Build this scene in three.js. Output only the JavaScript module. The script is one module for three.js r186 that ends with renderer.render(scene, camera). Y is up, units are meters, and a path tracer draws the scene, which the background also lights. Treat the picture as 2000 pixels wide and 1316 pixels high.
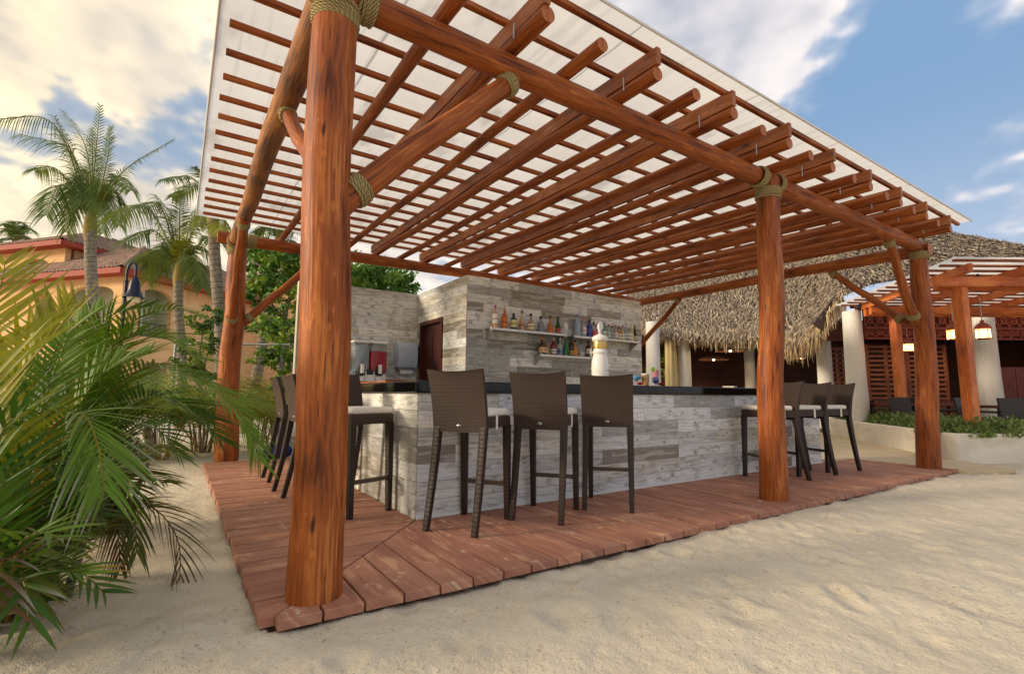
import * as THREE from 'three';
import { mergeGeometries } from 'three/addons/utils/BufferGeometryUtils.js';
import { RoundedBoxGeometry } from 'three/addons/geometries/RoundedBoxGeometry.js';

// ------------------------------------------------------------ camera
const scene = new THREE.Scene();
const V = (x, y, z) => new THREE.Vector3(x, y, z);
const CAM = V(-0.36915, 0.98891, 2.49485), YAW = 0.58601, PITCH = 0.11504, ROLL = 0.00617, FPX = 978.49;
const fw = V(Math.sin(YAW) * Math.cos(PITCH), Math.sin(PITCH), -Math.cos(YAW) * Math.cos(PITCH));
const rt0 = V(Math.cos(YAW), 0, Math.sin(YAW)), up0 = rt0.clone().cross(fw);
const camR = rt0.clone().multiplyScalar(Math.cos(ROLL)).addScaledVector(up0, Math.sin(ROLL));
const camU = up0.clone().multiplyScalar(Math.cos(ROLL)).addScaledVector(rt0, -Math.sin(ROLL));
const fwH = V(Math.sin(YAW), 0, -Math.cos(YAW));
const camera = new THREE.PerspectiveCamera(2 * Math.atan(658 / FPX) * 180 / Math.PI, 2000 / 1316, 0.05, 1500);
camera.position.copy(CAM);
camera.quaternion.setFromRotationMatrix(new THREE.Matrix4().makeBasis(camR, camU, fw.clone().negate()));
scene.add(camera);
const renderer = new THREE.WebGLRenderer({ antialias: true });
renderer.toneMapping = THREE.LinearToneMapping;
renderer.toneMappingExposure = 1.6;
renderer.shadowMap.enabled = true;

// a photograph's pixel gives a direction; its distance comes from a plane it lies on
const ray = (px, py) => fw.clone().addScaledVector(camR, (px - 1000) / FPX).addScaledVector(camU, -(py - 658) / FPX);
const hit = (px, py, k, v) => { const d = ray(px, py); return CAM.clone().addScaledVector(d, (v - CAM[k]) / d[k]); };
const atDepth = (px, py, b) => { const d = ray(px, py); return CAM.clone().addScaledVector(d, b / d.dot(fwH)); };
const WP = (a, y, b) => V(CAM.x, 0, CAM.z).addScaledVector(rt0, a).addScaledVector(fwH, b).setY(y);

// ------------------------------------------------------------ noise
function rng(seed) { let s = seed >>> 0; return () => { s = (s + 0x6D2B79F5) >>> 0; let t = s; t = Math.imul(t ^ (t >>> 15), t | 1); t ^= t + Math.imul(t ^ (t >>> 7), t | 61); return ((t ^ (t >>> 14)) >>> 0) / 4294967296; }; }
function h2(x, y, s) { let h = Math.imul(x, 374761393) ^ Math.imul(y, 668265263) ^ Math.imul(s, 1274126177); h = Math.imul(h ^ (h >>> 13), 1274126177); h = Math.imul(h ^ (h >>> 15), 2246822519); return ((h ^ (h >>> 16)) >>> 0) / 4294967296; }
const md = (a, n) => ((a % n) + n) % n;
const PT = new Uint16Array(4096), VT = new Float32Array(4096);
{ const R = rng(12345); for (let i = 0; i < 4096; i++) { PT[i] = i; VT[i] = R(); } for (let i = 4095; i > 0; i--) { const j = Math.floor(R() * (i + 1)), t = PT[i]; PT[i] = PT[j]; PT[j] = t; } }
function vn(x, y, s = 0, px = 0, py = 0) {
  const ix = Math.floor(x), iy = Math.floor(y); let fx = x - ix, fy = y - iy; fx = fx * fx * (3 - 2 * fx); fy = fy * fy * (3 - 2 * fy);
  let x0 = ix | 0, x1 = x0 + 1, y0 = iy | 0, y1 = y0 + 1;
  if (px) { x0 = ((x0 % px) + px) % px; x1 = x0 + 1 === px ? 0 : x0 + 1; } if (py) { y0 = ((y0 % py) + py) % py; y1 = y0 + 1 === py ? 0 : y0 + 1; }
  const r0 = PT[(y0 + s * 131) & 4095], r1 = PT[(y1 + s * 131) & 4095];
  const a = VT[PT[(x0 + r0) & 4095]], b = VT[PT[(x1 + r0) & 4095]], c = VT[PT[(x0 + r1) & 4095]], d = VT[PT[(x1 + r1) & 4095]];
  return a + (b - a) * fx + (c - a) * fy + (a - b - c + d) * fx * fy;
}
function fbm(x, y, o, s = 0, px = 0, py = 0) { let v = 0, a = .5, t = 0; for (let i = 0; i < o; i++) { v += a * vn(x, y, s + i * 17, px, py); t += a; a *= .5; x *= 2; y *= 2; px *= 2; py *= 2; } return v / t; }
const sst = (a, b, x) => { const t = Math.min(1, Math.max(0, (x - a) / (b - a))); return t * t * (3 - 2 * t); };
const mix = (a, b, t) => a + (b - a) * t;
const mix3 = (a, b, t) => [mix(a[0], b[0], t), mix(a[1], b[1], t), mix(a[2], b[2], t)];

// ------------------------------------------------------------ sky and sun
const sunYaw = -1.2, sunEl = 0.31;
const SUN = V(Math.sin(sunYaw) * Math.cos(sunEl), Math.sin(sunEl), -Math.cos(sunYaw) * Math.cos(sunEl));
function makeSky() {
  const w = 2048, h = 1024, data = new Float32Array(w * h * 4);
  const sunH = V(SUN.x, 0, SUN.z).normalize();
  // cumulus banks: direction, angular radius, strength
  const banks = [[1330, 40, .20, .22], [1490, 90, .15, .24], [1400, 10, .16, .12], [1290, 110, .1, .14], [1960, 190, .09, .18], [1990, 370, .07, .26], [1860, 10, .06, .14], [1720, 470, .12, .06], [90, 110, .2, .2], [330, 130, .16, .22], [200, 30, .16, .14], [50, 420, .22, .24], [330, 430, .18, .24], [560, 300, .3, .12], [1000, 300, .4, .1]]
    .map(([x, y, r, a]) => [ray(x, y).normalize(), r, a]);
  const holes = [[1760, 230, .24, .30], [1700, 70, .12, .16], [1700, 380, .14, .2], [1850, 120, .1, .22], [380, 255, .09, .34], [215, 190, .08, .3], [20, 290, .09, .3], [385, 40, .08, .3], [280, 290, .08, .3], [110, 190, .06, .26], [60, 20, .06, .26], [100, 300, .07, .26], [250, 370, .06, .2], [150, 420, .06, .2]].map(([x, y, r, a]) => [ray(x, y).normalize(), r, a]);
  for (let j = 0; j < h; j++) {
    const el = ((j + .5) / h - .5) * Math.PI, y = Math.sin(el), ce = Math.cos(el);
    for (let i = 0; i < w; i++) {
      const az = ((i + .5) / w - .5) * 2 * Math.PI, dx = Math.cos(az) * ce, dz = Math.sin(az) * ce;
      let c;
      if (y < -.02) c = [.24, .2, .15];
      else {
        const t = Math.max(y, 0), cs = (dx * sunH.x + dz * sunH.z) / Math.max(ce, 1e-3);
        const warm = sst(-.35, .75, cs);
        let sky = mix3(mix3([.40, .45, .53], [.66, .54, .38], warm), mix3([.15, .25, .40], [.20, .27, .37], warm), sst(-.03, mix(.50, .42, warm), t));
        const k = 1 / (t + .16), X = dx * k, Z = dz * k;
        let n = fbm(X * 3.1 + 7, Z * 3.1 + 3, 6, 5) + .42 * (fbm(X * 11, Z * 11, 5, 41) - .5) + .12 * (fbm(X * 1.1 + 2, Z * 1.1, 2, 77) - .5);
        const n2 = fbm((X + sunH.x * .07) * 3.1 + 7, (Z + sunH.z * .07) * 3.1 + 3, 4, 5) + .42 * (fbm((X + sunH.x * .03) * 11, (Z + sunH.z * .03) * 11, 3, 41) - .5);
        let cov = .045 + .06 * warm;
        for (const [d, r, a] of banks) { const q = 1 - (d.x * dx + d.y * y + d.z * dz); cov += a * Math.exp(-q / (r * r * .5)); }
        for (const [d, r, a] of holes) { const q = 1 - (d.x * dx + d.y * y + d.z * dz); cov -= a * Math.exp(-q / (r * r * .5)); }
        const v = n + cov, den = sst(.52, .70, v) * (.55 + .45 * sst(.0, .2, t)) + .18 * sst(.4, .56, v) * (1 - sst(.54, .8, v));
        const thick = sst(.62, 1.0, v), lit = Math.min(1, Math.max(0, .55 + (n - n2) * 2.6));
        const bright = mix3([.68, .63, .61], [.86, .71, .46], warm), dark = mix3([.34, .35, .40], [.42, .38, .34], warm);
        const cc = mix3(dark, bright, lit * (1 - .35 * thick) + .25 * (1 - thick));
        c = mix3(sky, cc, Math.min(.96, den));
        const g = Math.exp(-Math.pow(Math.max(t, 0) / .22, 2)) * warm; c = mix3(c, [.80, .66, .42], .35 * g);
        if (y < .02) c = mix3([.24, .2, .15], c, sst(-.02, .02, y));
      }
      const o = (j * w + i) * 4; data[o] = c[0]; data[o + 1] = c[1]; data[o + 2] = c[2]; data[o + 3] = 1;
    }
  }
  const sky = new THREE.DataTexture(data, w, h, THREE.RGBAFormat, THREE.FloatType);
  sky.mapping = THREE.EquirectangularReflectionMapping; sky.colorSpace = THREE.LinearSRGBColorSpace; sky.magFilter = THREE.LinearFilter; sky.minFilter = THREE.LinearFilter; sky.needsUpdate = true;
  scene.background = sky; scene.environment = sky;
}
makeSky();
const sun = new THREE.DirectionalLight(new THREE.Color(1, .82, .60), 2.3);
sun.position.copy(SUN).multiplyScalar(60); sun.target.position.set(3, 0, -2); sun.castShadow = true; sun.shadow.radius = 20;
sun.shadow.mapSize.set(4096, 4096); Object.assign(sun.shadow.camera, { left: -30, right: 30, top: 30, bottom: -30, near: 1, far: 160 });
scene.add(sun, sun.target);

// ------------------------------------------------------------ textures and materials
function tex(w, h, fn, srgb = true, ru = 1, rv = 1) {
  const d = new Uint8Array(w * h * 4);
  for (let j = 0; j < h; j++) for (let i = 0; i < w; i++) { const c = fn(i / w, j / h), o = (j * w + i) * 4; for (let k = 0; k < 3; k++) d[o + k] = Math.max(0, Math.min(255, (c.length ? c[k] : c) * 255)); d[o + 3] = 255; }
  const t = new THREE.DataTexture(d, w, h); t.wrapS = t.wrapT = THREE.RepeatWrapping; t.magFilter = THREE.LinearFilter; t.minFilter = THREE.LinearMipmapLinearFilter; t.generateMipmaps = true;
  if (srgb) t.colorSpace = THREE.SRGBColorSpace; t.repeat.set(ru, rv); t.needsUpdate = true; return t;
}
const rgb = (r, g, b) => [r / 255, g / 255, b / 255];
const std = o => new THREE.MeshStandardMaterial({ roughness: .8, ...o });
const phy = o => new THREE.MeshPhysicalMaterial({ roughness: .5, ...o });
const C = (r, g, b) => new THREE.Color().setRGB(r / 255, g / 255, b / 255, THREE.SRGBColorSpace);

function woodTex(dark, mid, light, seed, warp = 1) {
  return tex(512, 768, (u, v) => {
    const wv = v + .0, sx = u + .02 * warp * (fbm(u * 4, v * 4, 2, seed + 9, 4, 4) - .5);
    const fine = fbm(sx * 64, wv * 12, 4, seed, 64, 12), mids = fbm(sx * 14, wv * 5, 4, seed + 3, 14, 5), big = fbm(u * 4, v * 4, 4, seed + 6, 4, 4);
    let t = .52 + .6 * (fine - .5) + .32 * (mids - .5) + .8 * (big - .5);
    let c = t < .5 ? mix3(dark, mid, sst(.15, .5, t)) : mix3(mid, light, sst(.5, .85, t));
    const crack = sst(.74, .84, fbm(sx * 90, wv * 9, 3, seed + 12, 90, 9)); c = mix3(c, dark.map(x => x * .55), crack * .6);
    const scuff = sst(.70, .80, fbm(u * 26, v * 22, 3, seed + 30, 26, 22)) * sst(.5, .62, big); c = mix3(c, light.map(x => x * 1.12), scuff * .55);
    // sparse elongated knots
    const kx = Math.floor(u * 3), ky = Math.floor(v * 4);
    for (let a = -1; a < 2; a++) for (let b = -1; b < 2; b++) { const X = kx + a, Y = ky + b, m = md(X, 3), n = md(Y, 4); if (h2(m, n, seed + 50) > .2) continue; const cx = (X + .2 + .6 * h2(m, n, seed + 51)) / 3, cy = (Y + .2 + .6 * h2(m, n, seed + 52)) / 4; const d = Math.hypot((u - cx) * 40, (v - cy) * 30) + .8 * (fine - .5); if (d < 1) c = mix3(dark.map(x => x * .75), c, sst(.1, 1, d)); }
    return c;
  });
}
const TX = {
  pole: woodTex(rgb(80, 38, 15), rgb(148, 77, 31), rgb(190, 114, 54), 1),
  poleDark: woodTex(rgb(84, 46, 18), rgb(142, 86, 36), rgb(186, 126, 62), 5),
  board: woodTex(rgb(112, 60, 28), rgb(160, 92, 46), rgb(194, 128, 74), 11, .4),
  timber: woodTex(rgb(150, 72, 26), rgb(190, 98, 40), rgb(216, 128, 62), 21, .4),
  woodBump: tex(512, 1024, (u, v) => .5 * fbm(u * 64, v * 6, 3, 1, 64, 6) + .5 * fbm(u * 14, v * 5, 3, 4, 14, 5), false),
};
const deckTex = s => tex(1024, 1024, (u, v) => {
  const g = fbm(u * 90, v * 7, 3, s, 90, 7), b = fbm(u * 7, v * 5, 4, s + 2, 7, 5), m = fbm(u * 30, v * 4, 3, s + 4, 30, 4);
  let c = mix3(rgb(142, 92, 72), rgb(204, 148, 120), .5 * g + .5 * b);
  c = mix3(c, rgb(150, 98, 82), sst(.5, .7, m) * .5);
  const worn = sst(.56, .74, fbm(u * 60, v * 8, 4, s + 8, 60, 8)) * sst(.42, .6, fbm(u * 9, v * 6, 3, s + 9, 9, 6)); c = mix3(c, rgb(220, 172, 134), worn * .6);
  const dust = sst(.62, .80, fbm(u * 70, v * 40, 4, s + 14, 70, 40)) * sst(.45, .62, fbm(u * 8, v * 8, 3, s + 15, 8, 8)); c = mix3(c, rgb(226, 200, 164), dust * .7);
  const dk = sst(.66, .8, fbm(u * 12, v * 4, 4, s + 20, 12, 4)); c = mix3(c, rgb(112, 62, 46), dk * .6);
  return c;
});
TX.deck = deckTex(60); TX.deckBump = tex(512, 512, (u, v) => .6 * fbm(u * 90, v * 7, 3, 60, 90, 7) + .4 * fbm(u * 40, v * 40, 2, 64, 40, 40), false);
// twelve wood-look tile prints, one under the other
const PRINTS = 12;
TX.tile = tex(1024, PRINTS * 128, (u, v) => {
  const row = Math.min(PRINTS - 1, Math.floor(v * PRINTS)), f = v * PRINTS - row, s = 200 + row * 7;
  const tones = [[226, 225, 219], [212, 211, 205], [234, 231, 223], [154, 150, 142], [222, 215, 198], [234, 234, 231], [184, 182, 176], [224, 215, 196], [138, 130, 118], [228, 228, 223], [206, 206, 203], [236, 234, 229]];
  let base = rgb(...tones[row]);
  const cut = row % 3 === 1 ? .5 : 9, sub = f < cut ? 0 : 1, ph = h2(row, sub, 9), joint = .3 + .4 * h2(row, sub, 4), side = row % 3 === 1 && u > joint ? 1 : 0;
  base = base.map(x => x * (.92 + .14 * h2(row, sub * 2 + side, 21)));
  const wob = .12 * (fbm(u * 7, f * 1.5, 3, s + 40) - .5);
  const grain = fbm(u * 9 + ph * 9, (f + wob) * 16, 4, s), big = fbm(u * 5 + ph * 5, f * 2, 3, s + 2);
  const cath = Math.pow(.5 + .5 * Math.sin((f - .5 + .9 * (fbm(u * 2.2 + ph * 7, f * .6, 3, s + 6) - .5)) * 30), 3);
  let c = base.map(x => x * (.86 + .24 * grain + .10 * (big - .5)));
  c = mix3(c, base.map(x => x * .74), cath * .3 * sst(.45, .65, big));
  const dirt = sst(.54, .74, fbm(u * 11 + ph * 3, f * 3.5, 5, s + 12)); c = mix3(c, rgb(140, 134, 124), dirt * .5);
  const wash = sst(.52, .7, fbm(u * 6 + 4 + ph, f * 5, 4, s + 22)); c = mix3(c, rgb(236, 236, 234), wash * .4);
  const saw = sst(.70, .8, fbm(u * 150, f * 1.5, 2, s + 15)) * sst(.55, .7, big); c = mix3(c, rgb(140, 136, 128), saw * .3);
  const kx = h2(row, sub, 31), d = Math.hypot((u - kx) * 50, (f - .3 - .3 * sub) * 7); if (d < 1) c = mix3(rgb(120, 112, 102), c, sst(0, 1, d));
  if (Math.abs(f - cut) < .01 || (row % 3 === 1 && Math.abs(u - joint) < .0012)) c = c.map(x => x * .68);
  return c;
});
TX.tileBump = tex(512, 512, (u, v) => .7 * fbm(u * 8, v * 60, 3, 301, 8, 60) + .3 * fbm(u * 60, v * 60, 2, 302, 60, 60), false);
const weave = (u, v) => { const n = 8, x = u * n, y = v * n, k = (Math.floor(x) + Math.floor(y)) % 2; const a = Math.abs((x % 1) - .5) * 2, b = Math.abs((y % 1) - .5) * 2; return k ? (1 - a * a) * (.55 + .45 * (1 - b * b)) : (1 - b * b) * (.55 + .45 * (1 - a * a)); };
TX.weave = tex(256, 256, (u, v) => { const w = weave(u, v), n = fbm(u * 32, v * 32, 2, 71, 32, 32); return mix3(rgb(26, 18, 14), rgb(90, 65, 50), w * .8 + .25 * (n - .4)); });
TX.weaveB = tex(256, 256, (u, v) => weave(u, v), false);
TX.sand = tex(1024, 1024, (u, v) => {
  const a = fbm(u * 5, v * 5, 5, 80, 5, 5), b = fbm(u * 40, v * 40, 3, 84, 40, 40), g = h2(Math.floor(u * 1024), Math.floor(v * 1024), 3);
  let c = mix3(rgb(205, 192, 168), rgb(230, 218, 195), a * .7 + b * .3); c = c.map(x => x * (.93 + .12 * g));
  const fleck = sst(.74, .80, fbm(u * 128, v * 128, 2, 90, 128, 128)) * sst(.46, .62, fbm(u * 7, v * 7, 3, 92, 7, 7)); return mix3(c, rgb(140, 116, 90), fleck * .35);
}, true);
TX.sandB = tex(1024, 1024, (u, v) => .55 * fbm(u * 12, v * 12, 5, 95, 12, 12) + .3 * fbm(u * 70, v * 70, 3, 97, 70, 70) + .15 * h2(Math.floor(u * 512), Math.floor(v * 512), 8), false);
TX.plaster = tex(512, 512, (u, v) => { const a = fbm(u * 6, v * 6, 5, 110, 6, 6), st = sst(.62, .8, fbm(u * 10, v * 4, 4, 114, 10, 4)); const c = mix3([.86, .86, .86], [1, 1, 1], a); return mix3(c, [.76, .73, .68], st * .25); });
TX.plasterB = tex(512, 512, (u, v) => fbm(u * 40, v * 40, 4, 120, 40, 40), false);
TX.rope = tex(64, 256, (u, v) => { const t = md(u * 3 + v * 20, 1), w = .5 + .5 * Math.cos((t - .5) * 6.28); return mix3(rgb(120, 104, 66), rgb(190, 172, 122), w); });
TX.ropeB = tex(64, 256, (u, v) => { const t = md(u * 3 + v * 20, 1); return .5 + .5 * Math.cos((t - .5) * 6.28); }, false);
TX.sheet = tex(512, 512, (u, v) => { const a = fbm(u * 4, v * 4, 4, 130, 4, 4), l = sst(.6, .75, fbm(u * 60, v * 3, 3, 133, 60, 3)); return mix3([.90, .875, .84], [.97, .945, .905], a).map(x => x * (1 - .05 * l) * (Math.abs(md(u * 2, 1) - .5) < .006 ? .8 : 1) * (1 - .12 * sst(.62, .8, fbm(u * 9, v * 5, 4, 137, 9, 5)))); });
TX.bark = tex(256, 512, (u, v) => { const r = md(v * 10 + .5 * fbm(u * 5, v * 4, 2, 140, 5, 4), 1), g = fbm(u * 30, v * 12, 3, 143, 30, 12); const c = mix3(rgb(112, 100, 86), rgb(172, 160, 142), g); return mix3(c, rgb(70, 60, 52), sst(.82, .95, r) * .8); });
TX.barkB = tex(256, 512, (u, v) => { const r = md(v * 10 + .5 * fbm(u * 5, v * 4, 2, 140, 5, 4), 1); return .6 * r + .4 * fbm(u * 30, v * 12, 3, 143, 30, 12); }, false);
TX.fabric = tex(256, 256, (u, v) => { const n = fbm(u * 50, v * 50, 2, 150, 50, 50), s = sst(.6, .8, fbm(u * 5, v * 5, 4, 151, 5, 5)); return mix3(rgb(218, 210, 198), rgb(236, 230, 220), n).map(x => x * (1 - .08 * s)); });

const M = {
  pole: phy({ map: TX.pole, bumpMap: TX.woodBump, bumpScale: .005, roughness: .5, specularIntensity: .55 }),
  poleDark: std({ map: TX.poleDark, bumpMap: TX.woodBump, bumpScale: .006, roughness: .55 }),
  board: std({ map: TX.board, bumpMap: TX.woodBump, bumpScale: .002, roughness: .55 }),
  timber: std({ map: TX.timber, bumpMap: TX.woodBump, bumpScale: .002, roughness: .5 }),
  deck: [[1, 1, 1], [.94, .9, .9], [1.0, .95, .92], [.88, .87, .9], [.97, .93, .88]].map(c => std({ map: TX.deck, bumpMap: TX.deckBump, bumpScale: .003, roughness: .72, color: new THREE.Color(...c) })),
  tile: [[.98, .995, 1.02], [.93, .955, .99], [1, 1, .99]].map(c => std({ map: TX.tile, bumpMap: TX.tileBump, bumpScale: .0012, roughness: .5, color: new THREE.Color(...c) })),
  grout: std({ color: C(92, 88, 82), roughness: .95 }),
  granite: phy({ color: C(16, 17, 20), roughness: .09, specularIntensity: .7, map: tex(256, 256, (u, v) => { const s = h2(Math.floor(u * 256), Math.floor(v * 256), 5); return s > .985 ? [1, 1, 1] : [.55, .55, .58]; }) }),
  weave: std({ map: TX.weave, bumpMap: TX.weaveB, bumpScale: .003, roughness: .5 }),
  rattanLeg: std({ map: TX.weave, bumpMap: TX.weaveB, bumpScale: .0015, color: new THREE.Color(.56, .52, .54), roughness: .5 }),
  cushion: std({ map: TX.fabric, roughness: .95 }),
  steel: std({ color: C(176, 178, 180), metalness: .9, roughness: .32 }),
  footrest: std({ color: C(84, 74, 64), roughness: .35, metalness: .3 }),
  sand: std({ map: TX.sand, bumpMap: TX.sandB, bumpScale: .018, roughness: 1 }),
  rope: std({ map: TX.rope, bumpMap: TX.ropeB, bumpScale: .004, roughness: .95 }),
  sheet: phy({ map: TX.sheet, transmission: .84, roughness: 1, thickness: 0, specularIntensity: .2, side: THREE.DoubleSide }),
  white: std({ color: C(226, 224, 220), roughness: .35 }),
  plaster: std({ map: TX.plaster, color: C(242, 234, 220), bumpMap: TX.plasterB, bumpScale: .004, roughness: .9 }),
  column: std({ map: TX.plaster, color: C(238, 235, 228), bumpMap: TX.plasterB, bumpScale: .003, roughness: .85 }),
  doorWood: std({ map: TX.board, color: new THREE.Color(.16, .075, .07), roughness: .35 }),
  darkWood: std({ map: TX.board, color: new THREE.Color(.36, .2, .15), roughness: .6 }),
  midWood: std({ map: TX.board, color: new THREE.Color(.62, .5, .42), roughness: .6 }),
  peach: std({ map: TX.plaster, color: C(244, 196, 140), roughness: .95 }),
  paleGreen: std({ map: TX.plaster, color: C(210, 214, 184), roughness: .95 }),
  fascia: std({ color: C(158, 60, 34), roughness: .7 }),
  black: std({ color: C(22, 23, 26), roughness: .45 }),
  foliage: phy({ vertexColors: true, roughness: .62, transmission: .40, thickness: 0, side: THREE.DoubleSide, specularIntensity: .6 }),
  thatch: std({ vertexColors: true, roughness: .95, side: THREE.DoubleSide }),
  trunk: std({ map: TX.bark, bumpMap: TX.barkB, bumpScale: .02, roughness: .95 }),
};

// ------------------------------------------------------------ scene helpers
const taken = {};
function nameOf(n) { taken[n] = (taken[n] ?? -1) + 1; return taken[n] ? `${n}_${String(taken[n]).padStart(3, '0')}` : n; }
function tag(o, label, category, group, kind) { if (label) o.userData.label = label; if (category) o.userData.category = category; if (group) o.userData.group = group; if (kind) o.userData.kind = kind; return o; }
function thing(name, label, category, pos = [0, 0, 0], turn = 0, group) { const g = new THREE.Group(); g.name = nameOf(name); g.position.set(...(pos.isVector3 ? pos.toArray() : pos)); g.rotation.y = turn; scene.add(g); return tag(g, label, category, group); }
function part(parent, name, geo, mat, pos, kind) { const m = new THREE.Mesh(geo, mat); m.name = name; m.castShadow = m.receiveShadow = true; if (pos) m.position.set(...(pos.isVector3 ? pos.toArray() : pos)); if (kind) m.userData.kind = kind; parent.add(m); return m; }
function structure(name, geo, mat, pos) { const m = part(scene, nameOf(name), geo, mat, pos); m.userData.kind = 'structure'; return m; }
function copyOf(o, label, pos, turn) { const c = o.clone(); c.name = nameOf(o.name.replace(/_\d+$/, '')); c.userData = { ...o.userData }; if (label) c.userData.label = label; c.position.copy(pos); c.rotation.y = turn; scene.add(c); return c; }
const ORD = ['first', 'second', 'third', 'fourth', 'fifth', 'sixth', 'seventh', 'eighth', 'ninth', 'tenth', 'eleventh', 'twelfth', 'thirteenth', 'fourteenth', 'fifteenth', 'sixteenth'];

// uv in metres: v along one axis, u across
function longUV(g, axis, su = 1, sv = .5, ou = 0, ov = 0) {
  const p = g.attributes.position, uv = new Float32Array(p.count * 2), o = [0, 1, 2].filter(k => k !== axis);
  for (let i = 0; i < p.count; i++) { const q = [p.getX(i), p.getY(i), p.getZ(i)]; uv[2 * i] = (q[o[0]] + q[o[1]]) * su + ou; uv[2 * i + 1] = q[axis] * sv + ov; }
  g.setAttribute('uv', new THREE.BufferAttribute(uv, 2)); return g;
}
function box(w, h, d, axis = 0, off = 0, su = 1, sv = .5) { return longUV(new THREE.BoxGeometry(w, h, d), axis, su, sv, off, off * 1.7); }
// a beam with chamfered long edges running along z
function chamfer(w, h, len, c = .006, off = 0) {
  const s = new THREE.Shape(), a = w / 2, b = h / 2;
  [[-a + c, -b], [a - c, -b], [a, -b + c], [a, b - c], [a - c, b], [-a + c, b], [-a, b - c], [-a, -b + c]].forEach(([x, y], i) => i ? s.lineTo(x, y) : s.moveTo(x, y));
  const g = new THREE.ExtrudeGeometry(s, { depth: len, bevelEnabled: false }); g.translate(0, 0, -len / 2); return longUV(g, 2, 1, .5, off, off * 1.3);
}
// flat-topped prism over a convex polygon [x, z] with an eased upper edge
function slab(poly, y0, y1, ease = .004) {
  const n = poly.length, cx = poly.reduce((a, p) => a + p[0], 0) / n, cz = poly.reduce((a, p) => a + p[1], 0) / n, pos = [];
  const ins = poly.map(([x, z]) => { const l = Math.hypot(x - cx, z - cz); return [x + (cx - x) / l * ease * 1.4, z + (cz - z) / l * ease * 1.4]; });
  const quad = (a, b, c, d) => pos.push(...a, ...b, ...c, ...a, ...c, ...d);
  for (let i = 0; i < n; i++) {
    const [ax, az] = poly[i], [bx, bz] = poly[(i + 1) % n], [ai, aj] = ins[i], [bi, bj] = ins[(i + 1) % n];
    quad([ax, y0, az], [bx, y0, bz], [bx, y1 - ease, bz], [ax, y1 - ease, az]); quad([ax, y1 - ease, az], [bx, y1 - ease, bz], [bi, y1, bj], [ai, y1, aj]);
    if (i > 0 && i < n - 1) { pos.push(ins[0][0], y1, ins[0][1], ai, y1, aj, bi, y1, bj); pos.push(poly[0][0], y0, poly[0][1], bx, y0, bz, ax, y0, az); }
  }
  const g = new THREE.BufferGeometry(); g.setAttribute('position', new THREE.Float32BufferAttribute(pos, 3)); g.computeVertexNormals(); return g;
}
// a peeled log: slightly bent, uneven, capped
let poleSeed = 3;
function log(p0, p1, r0, r1, bend = .018, rad = 14) {
  const seed = poleSeed++, L = p0.distanceTo(p1), n = Math.max(5, Math.round(L / .16)), T = p1.clone().sub(p0).normalize();
  const A = Math.abs(T.y) > .9 ? V(1, 0, 0) : V(0, 1, 0), B = T.clone().cross(A).normalize(), D = T.clone().cross(B);
  const pos = [], uv = [], idx = [];
  for (let j = 0; j <= n; j++) {
    const t = j / n, e = Math.sin(Math.PI * t), c = p0.clone().lerp(p1, t).addScaledVector(B, e * bend * 2 * (fbm(t * 3, seed, 2, seed) - .5) * 2).addScaledVector(D, e * bend * 2 * (fbm(t * 3 + 9, seed, 2, seed + 1) - .5) * 2);
    const r = mix(r0, r1, t);
    for (let i = 0; i <= rad; i++) { const a = i / rad * Math.PI * 2, ii = i % rad, k = 1 + .09 * (vn(ii * 3 / rad, t * L * 1.4, seed + 2, 3) - .5) + .05 * (vn(ii * 6 / rad, t * L * 5, seed + 4, 6) - .5); const q = c.clone().addScaledVector(B, Math.cos(a) * r * k).addScaledVector(D, Math.sin(a) * r * k); pos.push(q.x, q.y, q.z); uv.push(i / rad + seed * .37, t * L * .5 + seed * .29); }
  }
  const w = rad + 1;
  for (let j = 0; j < n; j++) for (let i = 0; i < rad; i++) { const a = j * w + i; idx.push(a, a + 1, a + w, a + 1, a + w + 1, a + w); }
  const g = new THREE.BufferGeometry(); g.setAttribute('position', new THREE.Float32BufferAttribute(pos, 3)); g.setAttribute('uv', new THREE.Float32BufferAttribute(uv, 2)); g.setIndex(idx); g.computeVertexNormals();
  const N = g.attributes.normal; // close the seam
  for (let j = 0; j <= n; j++) { const a = j * w, b = a + rad, v = V(N.getX(a) + N.getX(b), N.getY(a) + N.getY(b), N.getZ(a) + N.getZ(b)).normalize(); N.setXYZ(a, v.x, v.y, v.z); N.setXYZ(b, v.x, v.y, v.z); }
  const caps = [[0, T.clone().negate()], [n, T]].map(([j, nn]) => { const cp = [], cu = [], ci = [], cn = []; let m = V(0, 0, 0); for (let i = 0; i < rad; i++) { const k = (j * w + i) * 3; m.add(V(pos[k], pos[k + 1], pos[k + 2])); } m.divideScalar(rad).addScaledVector(nn, .006); cp.push(m.x, m.y, m.z); cu.push(.5, .5); cn.push(nn.x, nn.y, nn.z); for (let i = 0; i <= rad; i++) { const k = (j * w + i) * 3; cp.push(pos[k], pos[k + 1], pos[k + 2]); cu.push(.5 + .12 * Math.cos(i / rad * 6.2832), .5 + .06 * Math.sin(i / rad * 6.2832)); cn.push(nn.x, nn.y, nn.z); } for (let i = 0; i < rad; i++) j ? ci.push(0, i + 1, i + 2) : ci.push(0, i + 2, i + 1); const q = new THREE.BufferGeometry(); q.setAttribute('position', new THREE.Float32BufferAttribute(cp, 3)); q.setAttribute('uv', new THREE.Float32BufferAttribute(cu, 2)); q.setAttribute('normal', new THREE.Float32BufferAttribute(cn, 3)); q.setIndex(ci); return q; });
  return mergeGeometries([g, ...caps]);
}
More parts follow.
